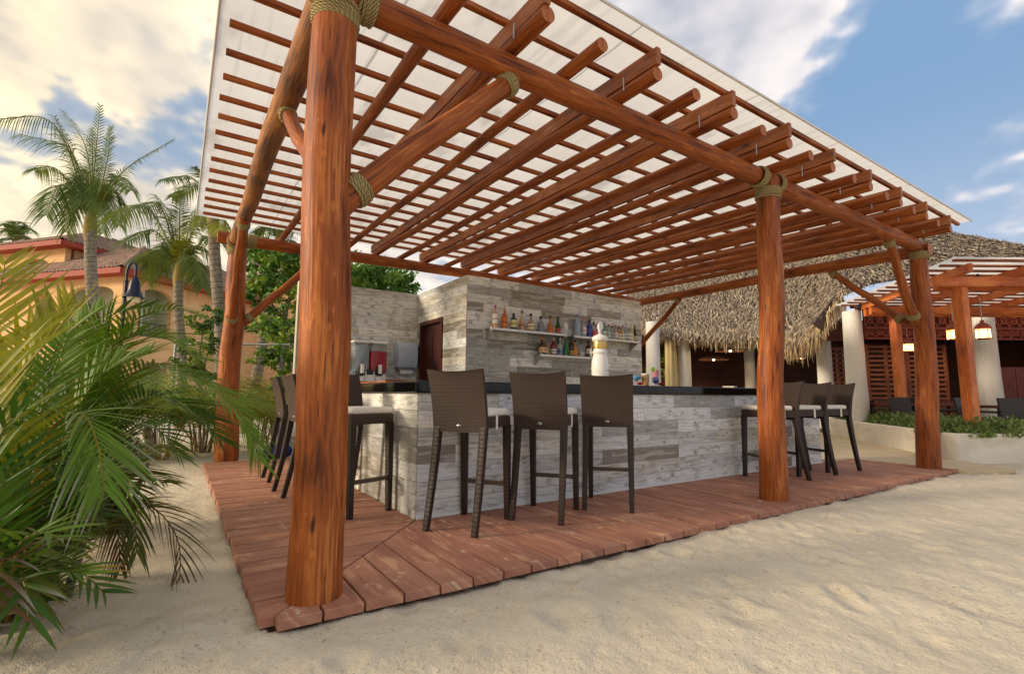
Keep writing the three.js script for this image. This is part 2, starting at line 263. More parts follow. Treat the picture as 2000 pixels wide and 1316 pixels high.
// turns of rope round an axis
function lashing(c, axis, r, turns = 4, th = .014, sq = 1) {
  const gs = []; const q = new THREE.Quaternion().setFromUnitVectors(V(0, 0, 1), axis.clone().normalize());
  for (let i = 0; i < turns; i++) { const g = new THREE.TorusGeometry(r + (i % 2) * .004, th, 8, 28); g.scale(1, sq, 1); const uv = g.attributes.uv; for (let k = 0; k < uv.count; k++) uv.setXY(k, uv.getY(k), uv.getX(k) * r * 12); g.rotateX((h2(i, turns, 4) - .5) * .12); g.translate(0, 0, (i - (turns - 1) / 2) * th * 1.75); g.applyQuaternion(q); g.translate(c.x, c.y, c.z); gs.push(g); }
  return mergeGeometries(gs);
}
const lathe = (pts, n = 20) => new THREE.LatheGeometry(pts.map(p => new THREE.Vector2(p[0], p[1])), n);
const cyl = (r0, r1, h, n = 16) => new THREE.CylinderGeometry(r1, r0, h, n);
const tube = (pts, r, n = 12, rad = 8) => new THREE.TubeGeometry(new THREE.CatmullRomCurve3(pts), n, r, rad, false);

// ------------------------------------------------------------ ground
const BX = 1.278, BZ = -1.358, BX2 = 7.82, RZ = -6.625, CX1 = 3.465, CZ = -4.62, CX2 = 7.562, WH = 2.94, DL = 8.78, DW = 6.0;
{
  const R = rng(77), prints = [];
  for (let i = 0; i < 620; i++) prints.push([-2.5 + 13 * R(), -1 + 4.2 * R() * R() * 1.0 + .4, .05 + .09 * R(), .5 + .5 * R(), R() * 6.28, .004 + .015 * R() * R()]);
  const cell = new Map(); prints.forEach(p => { const k = Math.floor(p[0] * 2) + ',' + Math.floor(p[1] * 2); for (let a = -1; a < 2; a++) for (let b = -1; b < 2; b++) { const q = (Math.floor(p[0] * 2) + a) + ',' + (Math.floor(p[1] * 2) + b); if (!cell.has(q)) cell.set(q, []); cell.get(q).push(p); } });
  globalThis.sandY = (x, z) => {
    let y = -.062;
    const far = Math.min(1, Math.max(0, 1 - (Math.hypot(x - 2, z) - 14) / 20));
    y += far * (.05 * (fbm(x * .9 + 3, z * .9, 3, 401) - .5) + .030 * (fbm(x * 4.2, z * 4.2 + 5, 3, 405) - .5) + .012 * (fbm(x * 15, z * 15, 2, 409) - .5));
    for (const [px, pz, r, q, a, d] of cell.get(Math.floor(x * 2) + ',' + Math.floor(z * 2)) || []) { const dx = x - px, dz = z - pz, u = (dx * Math.cos(a) + dz * Math.sin(a)) / r, w = (-dx * Math.sin(a) + dz * Math.cos(a)) / (r * q), e = u * u + w * w; if (e < 5) y += d * (-Math.exp(-e * 1.6) + .55 * Math.exp(-Math.pow(Math.sqrt(e) - 1.35, 2) * 6)); }
    // a low bank drifted along the boards, lower under them
    const inDeck = (x > .05 && x < DL - .05 && z < -.06 && z > -DW + .1 && (x < BX2 + .2 ? true : z > BZ)) ? 1 : 0;
    if (inDeck) y = Math.min(y, -.09);
    else if (x > 1.5 && z > -.1 && z < .5) y += .010 * sst(.5, .05, z) * sst(1.5, 4.5, x);
    if (x > 8.2 && z < -.0 && z > -8) y = mix(y, -.062, .8);
    return Math.min(y, -.018);
  };
  const axis = segs => { const o = []; for (const [a, b, s] of segs) { const n = Math.max(1, Math.round((b - a) / s)); for (let i = 0; i < n; i++) o.push(a + (b - a) * i / n); } o.push(segs.at(-1)[1]); return o; };
  const xs = axis([[-400, -60, 60], [-60, -12, 4], [-12, -4, .5], [-4, -2, .1], [-2, 5.5, .026], [5.5, 12, .06], [12, 30, .6], [30, 80, 5], [80, 400, 60]]);
  const zs = axis([[-400, -80, 60], [-80, -30, 5], [-30, -10, .8], [-10, -6, .2], [-6, -1, .08], [-1, 1.7, .026], [1.7, 4, .12], [4, 20, 2], [20, 300, 60]]);
  const pos = [], uv = [], idx = [];
  for (const z of zs) for (const x of xs) { pos.push(x, sandY(x, z), z); uv.push(x / 1.7, z / 1.7); }
  for (let j = 0; j < zs.length - 1; j++) for (let i = 0; i < xs.length - 1; i++) { const a = j * xs.length + i, b = a + xs.length; idx.push(a, b, a + 1, a + 1, b, b + 1); }
  const g = new THREE.BufferGeometry(); g.setAttribute('position', new THREE.Float32BufferAttribute(pos, 3)); g.setAttribute('uv', new THREE.Float32BufferAttribute(uv, 2)); g.setIndex(idx); g.computeVertexNormals();
  structure('sand', g, M.sand);
  // paved path that passes between the bar and the planter
  const pathPoly = [[8.75, .12], [9.55, .42], [10.1, -.25], [13.5, -3.1], [17, -6.0], [15, -9], [9.0, -5.2], [8.3, -1.45]];
  const sh = new THREE.Shape(); pathPoly.forEach(([x, z], i) => i ? sh.lineTo(x, -z) : sh.moveTo(x, -z));
  const pg = new THREE.ExtrudeGeometry(sh, { depth: .05, bevelEnabled: false }); pg.rotateX(-Math.PI / 2); longUV(pg, 0, .7, .7);
  structure('path', pg, std({ map: TX.plaster, color: C(216, 196, 160), bumpMap: TX.plasterB, bumpScale: .004, roughness: .95 }), [0, -.062, 0]);
}

// ------------------------------------------------------------ deck
{
  const deck = new THREE.Group(); deck.name = 'deck'; scene.add(deck); tag(deck, 'reddish brown plank deck under and around the bar', null, null, 'structure');
  const R = rng(5), T = .045, diagX = z => Math.min(BX, -z / 1.358 * 1.278);
  const add = (poly, axis) => { const y = (R() - .5) * .004, g = slab(poly, -T + y, y, .005); longUV(g, axis, .5, .5, R() * 3, R() * 3); part(deck, 'plank', g, M.deck[Math.floor(R() * 5)]); };
  const G = .006;
  for (let i = 0, z = -.07; z > -DW; i++) { // boards left of the bar run along x
    const w = .212 + .012 * (R() - .5), a = z - G, b = Math.max(-DW, z - w + G); const j = (R() - .5) * .012;
    const xa = diagX(a) - .006, xb = diagX(b) - .006; if (xa > .02) add([[j, a], [xa, a], [xb, b], [j, b]], 0); else add([[j, a], [.02, a], [xb, b], [j, b]], 0); z -= w;
  }
  for (let x = .06; x < DL;) { // boards before the bar run along z
    const w = .198 + .012 * (R() - .5), a = x + G, b = Math.min(DL, x + w - G), j = (R() - .5) * .008;
    const zz = q => q < BX ? -q / 1.278 * 1.358 : BZ; const za = zz(a) + .007, zb = zz(b) + .007;
    if (a < BX && b > BX) add([[a, j], [b, j], [b, BZ + .004], [BX, BZ + .004], [a, za]], 2); else add([[a, j], [b, j], [b, q_(zb)], [a, q_(za)]], 2); x += w;
  }
  function q_(v) { return v; }
  for (const z of [-.16, -.75, -1.28]) part(deck, 'joist', box(DL - .2, .05, .06, 0, z), M.darkWood, [DL / 2, -.075, z]);
  for (const x of [.1, .6, 1.15]) part(deck, 'joist', box(.06, .05, DW - 1.5, 2, x), M.darkWood, [x, -.0755, -DW / 2 - .68]);
}

// ------------------------------------------------------------ pergola
const SL = .02, roofY = (y, z) => y - SL * z; // the roof climbs a little towards the back
{
  const pg = thing('pergola', 'red-brown log pergola with slatted roof and white translucent roof sheet, standing over the bar', 'pergola', [0, 0, 0]);
  const post = (b, t, r0, r1) => part(pg, 'post', log(b, t, r0, r1, .02, 18), M.pole);
  const P1b = V(.265, -.03, -.21), P1t = V(.235, 3.30, -.25), P2b = V(4.53, -.03, -.27), P2t = V(4.70, 3.28, -.25), P3b = V(8.58, -.03, -.28), P3t = V(8.86, 3.28, -.25), P4b = V(.30, -.1, -6.28), P4t = V(.27, 3.36, -6.2), P5b = V(8.9, -.1, -6.2), P5t = V(8.9, 3.34, -6.2), P6b = V(4.6, -.1, -7.0);
  post(P1b, P1t, .133, .118); post(P2b, P2t, .128, .112); post(P3b, P3t, .148, .108);
  part(pg, 'post', log(P4b, P4t, .17, .125, .03, 18), M.pole); post(P5b, P5t, .13, .11);
  // collars of loose sand-stained footing at the foot of a post are left to the boards; beams:
  const beam = (a, b, r0, r1, m = M.pole) => part(pg, 'beam', log(a, b, r0, r1, .02, 16), m);
  beam(V(-.02, 3.26, -.25), V(9.02, 3.26, -.25), .088, .095);
  beam(V(-.02, 3.37, -6.2), V(9.05, 3.37, -6.2), .095, .09);
  beam(V(.2, 3.25, .0), V(.2, 3.30, -6.42), .10, .085, M.poleDark);
  beam(V(8.88, 3.20, -.12), V(8.88, 3.26, -6.4), .095, .085);
  // rafters: a log with a board on it, and single logs between
  const z0 = .17, z1 = -6.5, rail = (x, y, r, zf = z0) => part(pg, 'rafter_log', log(V(x, roofY(y, zf), zf), V(x + .0, roofY(y, z1), z1), r, r * .86, .014, 12), M.pole);
  for (const [i, x] of [1.43, 2.48, 3.44, 4.35, 5.24, 6.12, 6.98, 7.82, 8.72].entries()) {
    rail(x, 3.402, .056, z0 + .02 * (h2(i, 2, 3) - .5));
    const g = chamfer(.05, .135, z0 + .02 - z1, .004, i * .37), m = part(pg, 'rafter_board', g, M.board, [x - .012, roofY(3.526, (z0 + z1) / 2), (z0 + .02 + z1) / 2]); m.rotation.x = Math.atan(SL);
    part(pg, 'bolt', cyl(.007, .007, .11, 8), M.steel, [x - .062, 3.44, -.12]);
  }
  for (const x of [.90, 1.92, 2.95, 3.92, 4.78, 5.74, 6.6, 7.44, 8.3]) rail(x, 3.405, .053, z0 - .01);
  // slats
  for (let i = 0; i < 18; i++) { const z = .10 - i * .379; const g = chamfer(.046, .042, 9.62 + .03 * (h2(i, 3, 1) - .5), .004, i * .71); g.rotateY(Math.PI / 2); const m = part(pg, 'slat', g, M.pole, [4.58 + .02 * (h2(i, 5, 9) - .5), roofY(3.616, z), z]); m.rotation.x = Math.atan(SL); }
  // roof sheet: thin, laid over the slats, dipping a touch between them
  {
    const nx = 120, nz = 140, X0 = -.31, X1 = 9.47, Z0 = .24, Z1 = -6.66, pos = [], uv = [], idx = [];
    for (let j = 0; j <= nz; j++) for (let i = 0; i <= nx; i++) { const x = mix(X0, X1, i / nx), z = mix(Z0, Z1, j / nz), ph = ((.10 - z) / .379) * Math.PI, sag = -.010 * Math.pow(Math.sin(ph), 2) + .006 * (fbm(x * .9, z * 2.2, 3, 610) - .5) + .002 * Math.sin(x * 7.2) ; const e = Math.min(1, Math.min(i, nx - i) / 4) * Math.min(1, Math.min(j, nz - j) / 3); pos.push(x, roofY(3.652, z) + sag * e, z); uv.push(x / 3, z / 3); }
    for (let j = 0; j < nz; j++) for (let i = 0; i < nx; i++) { const a = j * (nx + 1) + i, b = a + nx + 1; idx.push(a, a + 1, b, a + 1, b + 1, b); }
    const g = new THREE.BufferGeometry(); g.setAttribute('position', new THREE.Float32BufferAttribute(pos, 3)); g.setAttribute('uv', new THREE.Float32BufferAttribute(uv, 2)); g.setIndex(idx); g.computeVertexNormals();
    part(pg, 'roof_sheet', g, M.sheet);
    // hemmed edge
    const hem = (a, b) => part(pg, 'sheet_hem', longUV(tubeBetween(a, b, .011), 0), M.white);
    hem(V(X0, roofY(3.65, Z0), Z0), V(X1, roofY(3.65, Z0), Z0)); hem(V(X0, roofY(3.65, Z0), Z0), V(X0, roofY(3.65, Z1), Z1));
  }
  function tubeBetween(a, b, r) { const L = a.distanceTo(b), g = cyl(r, r, L, 8); g.applyQuaternion(new THREE.Quaternion().setFromUnitVectors(V(0, 1, 0), b.clone().sub(a).normalize())); g.translate((a.x + b.x) / 2, (a.y + b.y) / 2, (a.z + b.z) / 2); return g; }
  // braces with lashings at both ends
  const brace = (a, b, r0, r1) => { part(pg, 'brace', log(a, b, r0, r1, .015, 12), M.pole); const ax = b.clone().sub(a).normalize(); part(pg, 'rope_lashing', lashing(a.clone().addScaledVector(ax, .165), ax, r0 + .006, 5, .0095), M.rope); part(pg, 'rope_lashing', lashing(b.clone().addScaledVector(ax, -.09), ax, r1 + .006, 5, .0095), M.rope); };
  brace(V(.27, 2.0, -.22), V(1.46, 3.19, -.25), .078, .066);
  brace(V(.24, 2.20, -.33), V(.20, 3.20, -1.62), .056, .05);
  brace(V(.24, 2.0, -6.16), V(.2, 3.22, -4.62), .066, .06);
  brace(V(.38, 2.03, -6.22), V(1.5, 3.28, -6.2), .062, .055);
  brace(V(8.66, 2.05, -.3), V(7.72, 3.2, -.25), .064, .052);
  brace(V(8.72, 2.06, -.40), V(8.87, 3.12, -1.5), .058, .05);
  brace(V(8.9, 2.0, -6.1), V(8.88, 3.17, -4.62), .06, .05);
  const up = V(0, 1, 0), X = V(1, 0, 0), Z = V(0, 0, 1);
  const rope = (c, ax, r, n = 5, th = .0105) => part(pg, 'rope_lashing', lashing(c, ax, r - .004, n + 2, th), M.rope);
  rope(V(.235, 3.115, -.25), up, .124, 5); rope(V(.40, 3.26, -.25), X, .098, 4);
  rope(V(4.69, 3.11, -.25), up, .12, 4); rope(V(4.53, 3.26, -.25), X, .103, 3); rope(V(4.86, 3.26, -.25), X, .103, 2);
  rope(V(8.84, 3.11, -.25), up, .118, 4); rope(V(8.99, 3.26, -.25), X, .105, 2);
  rope(V(.265, 3.17, -6.2), up, .135, 4); rope(V(.45, 3.37, -6.2), X, .104, 5); rope(V(.2, 3.29, -6.0), Z, .096, 3);
  rope(V(8.9, 3.12, -6.2), up, .12, 4);
}

// ------------------------------------------------------------ bar
const tileRnd = rng(91);
// tiles a face: origin o, unit across a (3d), width w, height h, out n; holes as [u0, u1, v0, v1]
function tileFace(parent, o, a, n, w, h, holes = [], th = .012) {
  const rows = Math.round(h / .148), rh = h / rows, g = .0016;
  for (let r = 0; r < rows; r++) {
    const v0 = r * rh + g, v1 = (r + 1) * rh - g; let u = 0, first = true;
    let spans = [[0, w]];
    for (const [a0, a1, b0, b1] of holes) if (v1 > b0 + .01 && v0 < b1 - .01) spans = spans.flatMap(([s, e]) => a1 <= s || a0 >= e ? [[s, e]] : [[s, a0], [a1, e]].filter(q => q[1] - q[0] > .02));
    for (const [s, e] of spans) {
      u = s; first = true;
      while (u < e - .001) {
        let len = first ? .25 + .95 * tileRnd() : [.6, .9, 1.2, 1.2][Math.floor(tileRnd() * 4)]; first = false; if (e - u - len < .15) len = e - u;
        const u0 = u + g, u1 = u + len - g, p = Math.floor(tileRnd() * PRINTS), us = tileRnd() * .3, flip = tileRnd() < .5, t = th + (tileRnd() - .5) * .002;
        const b = new THREE.BoxGeometry(u1 - u0, v1 - v0, t), q = b.attributes.position, uv = new Float32Array(q.count * 2);
        for (let i = 0; i < q.count; i++) { const fu = (q.getX(i) / 1.3 + .5), fv = (q.getY(i) / (v1 - v0) + .5); uv[2 * i] = (flip ? 1 - fu : fu) + us; uv[2 * i + 1] = (p + .03 + .94 * (flip ? 1 - fv : fv)) / PRINTS; }
        b.setAttribute('uv', new THREE.BufferAttribute(uv, 2));
        const m = part(parent, 'tile', b, M.tile[Math.floor(tileRnd() * 3)]);
        const c = o.clone().addScaledVector(a, (u0 + u1) / 2).addScaledVector(n, t / 2); m.position.set(c.x, o.y + (v0 + v1) / 2, c.z); m.rotation.y = Math.atan2(n.x, n.z);
        u += len;
      }
    }
  }
}
{
  const bar = thing('bar_counter', 'bar counter clad in grey wood-look tiles with glossy black stone top', 'bar counter', [0, 0, 0]);
  const H = 1.0, D = .46;
  part(bar, 'base', box(BX2 - BX, H, D), M.grout, [(BX + BX2) / 2, H / 2, BZ - D / 2]);
  part(bar, 'base', box(D, H - .001, -RZ + BZ - D), M.grout, [BX + D / 2, H / 2 - .0005, (RZ + BZ - D) / 2]);
  tileFace(bar, V(BX, 0, BZ), V(1, 0, 0), V(0, 0, 1), BX2 - BX, H);
  tileFace(bar, V(BX, 0, RZ), V(0, 0, 1), V(-1, 0, 0), BZ - RZ, H);
  tileFace(bar, V(BX2, 0, BZ - D), V(0, 0, 1), V(1, 0, 0), D, H);
  const top = (w, d, x, z, y = 1.051) => { const g = new RoundedBoxGeometry(w, .098, d, 2, .012); longUV(g, 0, 1, 1); part(bar, 'counter_top', g, M.granite, [x, y, z]); };
  top(BX2 - BX + .1, .68, (BX + BX2) / 2, BZ - .29);
  top(.66, -RZ + BZ - .63 + .02, BX + .28, (RZ + BZ - .63) / 2 + .0, 1.0505);
  part(bar, 'skirting', box(BX2 - BX, .02, .012), M.white, [(BX + BX2) / 2, .012, BZ + .0195]);
}
{
  const st = thing('bar_store_room', 'bar store room and back wall clad in grey wood-look tiles, behind the counter', 'store room', [0, 0, 0]);
  const th = .14, rw = box(CX1 - BX, WH - .001, th), back = RZ - th;
  part(st, 'wall', rw, M.grout, [(BX + CX1) / 2, WH / 2, RZ - th / 2]);
  tileFace(st, V(BX, 0, RZ), V(1, 0, 0), V(0, 0, 1), CX1 - BX - .012, WH, [[0, .66, 0, 1.0]]);
  // store room: front, left with a door opening, right, back, lid
  part(st, 'wall', box(CX2 - CX1, WH, .12), M.grout, [(CX1 + CX2) / 2, WH / 2, CZ - .06]);
  const dz0 = -6.46, dz1 = -5.46, dh = WH / 20 * 16;
  part(st, 'wall', box(.12, WH, CZ - .12 - dz1), M.grout, [CX1 + .06, WH / 2, (CZ - .12 + dz1) / 2]);
  part(st, 'wall', box(.12, WH - dh, dz1 - dz0), M.grout, [CX1 + .06, (WH + dh) / 2, (dz0 + dz1) / 2]);
  part(st, 'wall', box(.12, WH, dz0 - back), M.grout, [CX1 + .06, WH / 2, (dz0 + back) / 2]);
  part(st, 'wall', box(.12, WH, CZ - .12 - back), M.grout, [CX2 - .06, WH / 2, (CZ - .12 + back) / 2]);
  part(st, 'wall', box(CX2 - CX1 - .24, WH, .12), M.grout, [(CX1 + CX2) / 2, WH / 2, back + .06]);
  part(st, 'roof_slab', box(CX2 - CX1 - .04, .06, CZ - back - .04), M.plaster, [(CX1 + CX2) / 2, WH - .04, (CZ + back) / 2]);
  tileFace(st, V(CX1, 0, CZ), V(1, 0, 0), V(0, 0, 1), CX2 - CX1, WH);
  tileFace(st, V(CX1, 0, RZ + .014), V(0, 0, 1), V(-1, 0, 0), CZ - RZ - .014 + .012, WH, [[dz0 - RZ - .014, dz1 - RZ - .014, -1, dh]]);
  part(st, 'wall_end', box(.02, WH, th + .01, 1), std({ map: TX.plaster, color: C(214, 204, 186), roughness: .8 }), [BX - .01, WH / 2, RZ - th / 2]);
  // door
  const fr = (w, h, d, x, y, z) => part(st, 'door_frame', box(w, h, d, h > d ? 1 : 2), M.doorWood, [x, y, z]);
  fr(.17, dh, .07, CX1 + .05, dh / 2, dz0 + .035); fr(.17, dh, .07, CX1 + .05, dh / 2, dz1 - .035); fr(.17, .07, dz1 - dz0 - .14, CX1 + .05, dh - .035, (dz0 + dz1) / 2);
  const dr = part(st, 'door', box(.045, dh - .07, dz1 - dz0 - .14, 1), M.doorWood, [CX1 + .07, (dh - .07) / 2, (dz0 + dz1) / 2]);
  for (const s of [-1, 1]) part(dr, 'door_panel', box(.012, .95, .3, 1), M.doorWood, [-.026, .45, s * .2]);
  part(dr, 'door_handle', new THREE.SphereGeometry(.03, 12, 8), M.steel, [-.06, -.1, .33]);
}

// ------------------------------------------------------------ bar stools
function makeStool(label) {
  const t = thing('bar_stool', label, 'bar stool', [0, 0, 0], 0, 'wicker bar stools around the bar');
  const uvw = (g, k = 12) => { const p = g.attributes.position, n = g.attributes.normal, uv = new Float32Array(p.count * 2); for (let i = 0; i < p.count; i++) { const ax = Math.abs(n.getX(i)), ay = Math.abs(n.getY(i)), az = Math.abs(n.getZ(i)); let u, v; if (az >= ax && az >= ay) { u = p.getX(i); v = p.getY(i); } else if (ax >= ay) { u = p.getZ(i); v = p.getY(i); } else { u = p.getX(i); v = p.getZ(i); } uv[2 * i] = u * k; uv[2 * i + 1] = v * k; } g.setAttribute('uv', new THREE.BufferAttribute(uv, 2)); return g; };
  const W = .44, DD = .46, SY = .735;
  // apron / seat
  part(t, 'seat', uvw(new RoundedBoxGeometry(W, .085, DD, 2, .012)), M.weave, [0, SY + .0425, -.01]);
  // cushion with softly rounded, slightly sagging pad
  { const g = new RoundedBoxGeometry(W - .015, .055, DD - .05, 4, .026), p = g.attributes.position; for (let i = 0; i < p.count; i++) { const x = p.getX(i) / W, z = p.getZ(i) / DD; if (p.getY(i) > 0) p.setY(i, p.getY(i) + .014 * (1 - 4 * x * x) * (1 - 4 * z * z)); } g.computeVertexNormals(); part(t, 'cushion', longUV(g, 0, 3, 3), M.cushion, [0, SY + .112, -.035]); }
  for (const s of [-1, 1]) part(t, 'cushion_tie', box(.006, .105, .026), M.cushion, [s * (W / 2 + .004), SY + .04, .035]);
  // backrest: leans back, dips a little across
  { const g = null, h = new THREE.BoxGeometry(W + .012, .47, .036, 12, 12, 1), p = h.attributes.position; for (let i = 0; i < p.count; i++) { const x = p.getX(i), y = p.getY(i), k = (y + .235) / .47; p.setZ(i, p.getZ(i) + .085 * k * k + .03 * k - .055 * x * x * 4 * k + (Math.abs(Math.abs(x) - W / 2) < .012 ? .0 : 0)); p.setX(i, x * (1 + .035 * k)); if (y > .2) p.setY(i, y - .018 * (1 - Math.pow(2 * x / W, 2))); } h.computeVertexNormals(); part(t, 'backrest', uvw(h), M.weave, [0, SY + .205, DD / 2 - .025]); }
  const bd = part(t, 'badge', new THREE.SphereGeometry(.02, 16, 8), M.steel, [0, SY + .018, DD / 2 - .0]); bd.scale.set(1, .62, .25); part(bd, 'badge_mark', new THREE.SphereGeometry(.008, 8, 6), M.black, [0, 0, .016]);
  // legs: square section, tapered; the rear pair sweeps back
  const leg = (x0, z0, x1, z1, y1) => { const a = .027, b = .020, P = [], uv = [], ix = [], n = 5; for (let j = 0; j <= n; j++) { const k = j / n, y = y1 * (1 - k), e = k * k * .35 + k * .65, cx = mix(x0, x1, e), cz = mix(z0, z1, e), r = mix(a, b, k); [[-1, -1], [1, -1], [1, -1], [1, 1], [1, 1], [-1, 1], [-1, 1], [-1, -1]].forEach(([sx, sz], i) => { P.push(cx + sx * r, y, cz + sz * r); uv.push(i * .16, y * 4); }); } for (let j = 0; j < n; j++) for (let f = 0; f < 4; f++) { const q = j * 8 + f * 2; ix.push(q, q + 1, q + 8, q + 1, q + 9, q + 8); } const q = n * 8; ix.push(q, q + 2, q + 4, q, q + 4, q + 6); const g = new THREE.BufferGeometry(); g.setAttribute('position', new THREE.Float32BufferAttribute(P, 3)); g.setAttribute('uv', new THREE.Float32BufferAttribute(uv, 2)); g.setIndex(ix); g.computeVertexNormals(); part(t, 'leg', g, M.rattanLeg); };
  const lx = W / 2 - .024;
  leg(-lx, -DD / 2 + .016, -lx, -DD / 2 - .005, SY + .01); leg(lx, -DD / 2 + .016, lx, -DD / 2 - .005, SY + .01);
  leg(-lx, DD / 2 - .03, -lx - .005, DD / 2 + .105, SY + .01); leg(lx, DD / 2 - .03, lx + .005, DD / 2 + .105, SY + .01);
  part(t, 'footrest', box(W - .06, .034, .024, 0, .3), M.footrest, [0, .275, -DD / 2 + .004]);
  return t;
}
{
  const S = [
    [1.60, -1.02, .84, -.54, 'brown wicker bar stool at the tiled front of the bar, beside its corner'],
    [2.30, -.97, .80, -.60, 'middle brown wicker stool of the three before the bar near its corner'],
    [3.03, -.97, .74, -.67, 'brown wicker bar stool before the white beer tap tower'],
    [.94, -1.93, .35, .94, 'dark wicker bar stool turned away from the short side of the bar'],
    [.86, -3.02, 1, -.06, 'dark wicker bar stool half hidden behind the corner log post'],
    [.88, -4.00, 1, -.02, 'dark wicker bar stool closest to the tiled back wall end'],
    [5.74, -.95, -.90, -.43, 'brown wicker bar stool half hidden behind the middle front log post'],
    [6.43, -.95, -.95, -.32, 'middle brown wicker stool of the three at the far bar end'],
    [7.10, -.94, -.97, -.26, 'brown wicker bar stool at the far bar end, closest to the planter'],
  ];
  const proto = makeStool(S[0][4]);
  S.forEach(([x, z, fx, fz, label], i) => { const turn = Math.atan2(-fx, -fz), p = V(x, .003, z); if (i) copyOf(proto, label, p, turn); else { proto.position.copy(p); proto.rotation.y = turn; } });
}

// ------------------------------------------------------------ shelves and bottles
const SHZ = CZ + .012, shelfThings = [];
function shelf(name, x0, x1, y, label) {
  const t = thing('wall_shelf', label, 'shelf', [(x0 + x1) / 2, y, SHZ], 0, 'steel bottle shelves on the tiled wall'), w = x1 - x0, d = .24;
  part(t, 'board', new RoundedBoxGeometry(w, .012, d, 1, .003), M.steel, [0, -.006, d / 2 + .002]);
  part(t, 'lip', new RoundedBoxGeometry(w, .04, .012, 1, .003), std({ color: C(214, 214, 208), metalness: .5, roughness: .35 }), [0, -.022, d + .004]);
  for (const s of [-1, 1]) { const sh = new THREE.Shape(); sh.moveTo(0, 0); sh.lineTo(d - .01, 0); sh.lineTo(d - .01, -.025); sh.lineTo(.02, -.17); sh.lineTo(0, -.17); const g = new THREE.ExtrudeGeometry(sh, { depth: .006, bevelEnabled: false }); g.rotateY(-Math.PI / 2); part(t, 'bracket', g, M.steel, [s * (w / 2 - .03) + .003, -.013, .003]); part(t, 'end_cap', new RoundedBoxGeometry(.014, .05, .03, 1, .003), M.white, [s * (w / 2 + .008), -.012, d - .01]); }
}
shelf('a', 3.80, 5.36, 2.075, 'steel shelf nearest the door end of the tiled wall, upper row, holding eight bottles');
shelf('b', 5.56, 7.24, 2.065, 'steel shelf in the upper row, far from the door, crowded with clear bottles');
shelf('c', 4.79, 6.36, 1.69, 'lower steel shelf under the gap between the two upper shelves');
const glassy = (r, g, b, o = {}) => phy({ color: C(r, g, b), roughness: .08, specularIntensity: 1, ...o });
const pane = (r, g, b) => phy({ color: C(r, g, b), roughness: .05, transmission: .8, thickness: 0 });
const matOf = {}; const flat = (r, g, b, ro = .5) => matOf[[r, g, b, ro]] ??= std({ color: C(r, g, b), roughness: ro });
const PROF = { // outline of the glass: [radius, height] as shares of width and height
  tall: [[0, 0], [.5, 0], [.5, .03], [.5, .56], [.46, .62], [.2, .74], [.17, .78], [.17, .9]],
  round: [[0, 0], [.40, 0], [.5, .1], [.5, .34], [.4, .5], [.2, .62], [.15, .68], [.15, .9]],
  squat: [[0, 0], [.5, 0], [.5, .03], [.5, .5], [.44, .58], [.2, .64], [.18, .68], [.18, .88]],
  slim: [[0, 0], [.48, 0], [.5, .02], [.48, .4], [.34, .58], [.18, .72], [.16, .78], [.16, .92]],
  square: [[0, 0], [.5, 0], [.5, .03], [.5, .6], [.4, .64], [.17, .66], [.17, .86]],
  wine: [[0, 0], [.48, 0], [.5, .03], [.48, .4], [.3, .6], [.17, .76], [.16, .92]],
};
function bottle(px, sh, y, h, w, prof, look, glass, lab, cap, i) {
  h *= 1.08; w *= 1.14;
  const p = hit(px, 640, 'z', SHZ + .115 + .05 * (h2(i, px, 7) - .5));
  const t = thing('bottle', `${look}, ${ORD[i]} from the door on ${sh}`, 'bottle', [p.x, y, p.z], h2(i, px, 1), 'liquor bottles on the wall shelves');
  const P = PROF[prof], clear = glass === 'clear';
  part(t, 'glass', lathe([...P.map(([a, b]) => [a * w, b * h]), [0, P.at(-1)[1] * h]], prof === 'square' ? 4 : 16), clear ? (matOf.pane ??= pane(232, 238, 240)) : (matOf['g' + glass] ??= glassy(...glass)));
  const at = v => { for (let k = 1; k < P.length; k++) if (P[k][1] >= v) { const q = (v - P[k - 1][1]) / Math.max(1e-6, P[k][1] - P[k - 1][1]); return mix(P[k - 1][0], P[k][0], q) * w; } return .1 * w; };
  if (lab) { const [r, g, b, a0, a1] = lab, pts = []; for (let k = 0; k <= 4; k++) { const v = mix(a0, a1, k / 4); pts.push([at(v) + .0022, v * h]); } const lb = part(t, 'label', lathe(pts, prof === 'square' ? 4 : 16), flat(r, g, b, .6)); const m = (a0 + a1) / 2; part(lb, 'label_band', lathe([[at(m) + .0034, (m - .018) * h], [at(m) + .0034, (m + .018) * h]], prof === 'square' ? 4 : 16), flat(h2(px, 3, 3) > .5 ? 150 : 60, 40, h2(px, 3, 3) > .5 ? 36 : 50)); }
  const e = P.at(-1); part(t, 'cap', lathe([[0, e[1] * h - .012], [e[0] * w + .003, e[1] * h - .012], [e[0] * w + .003, h - .004], [e[0] * w, h], [0, h]], 12), flat(...cap, .35));
}
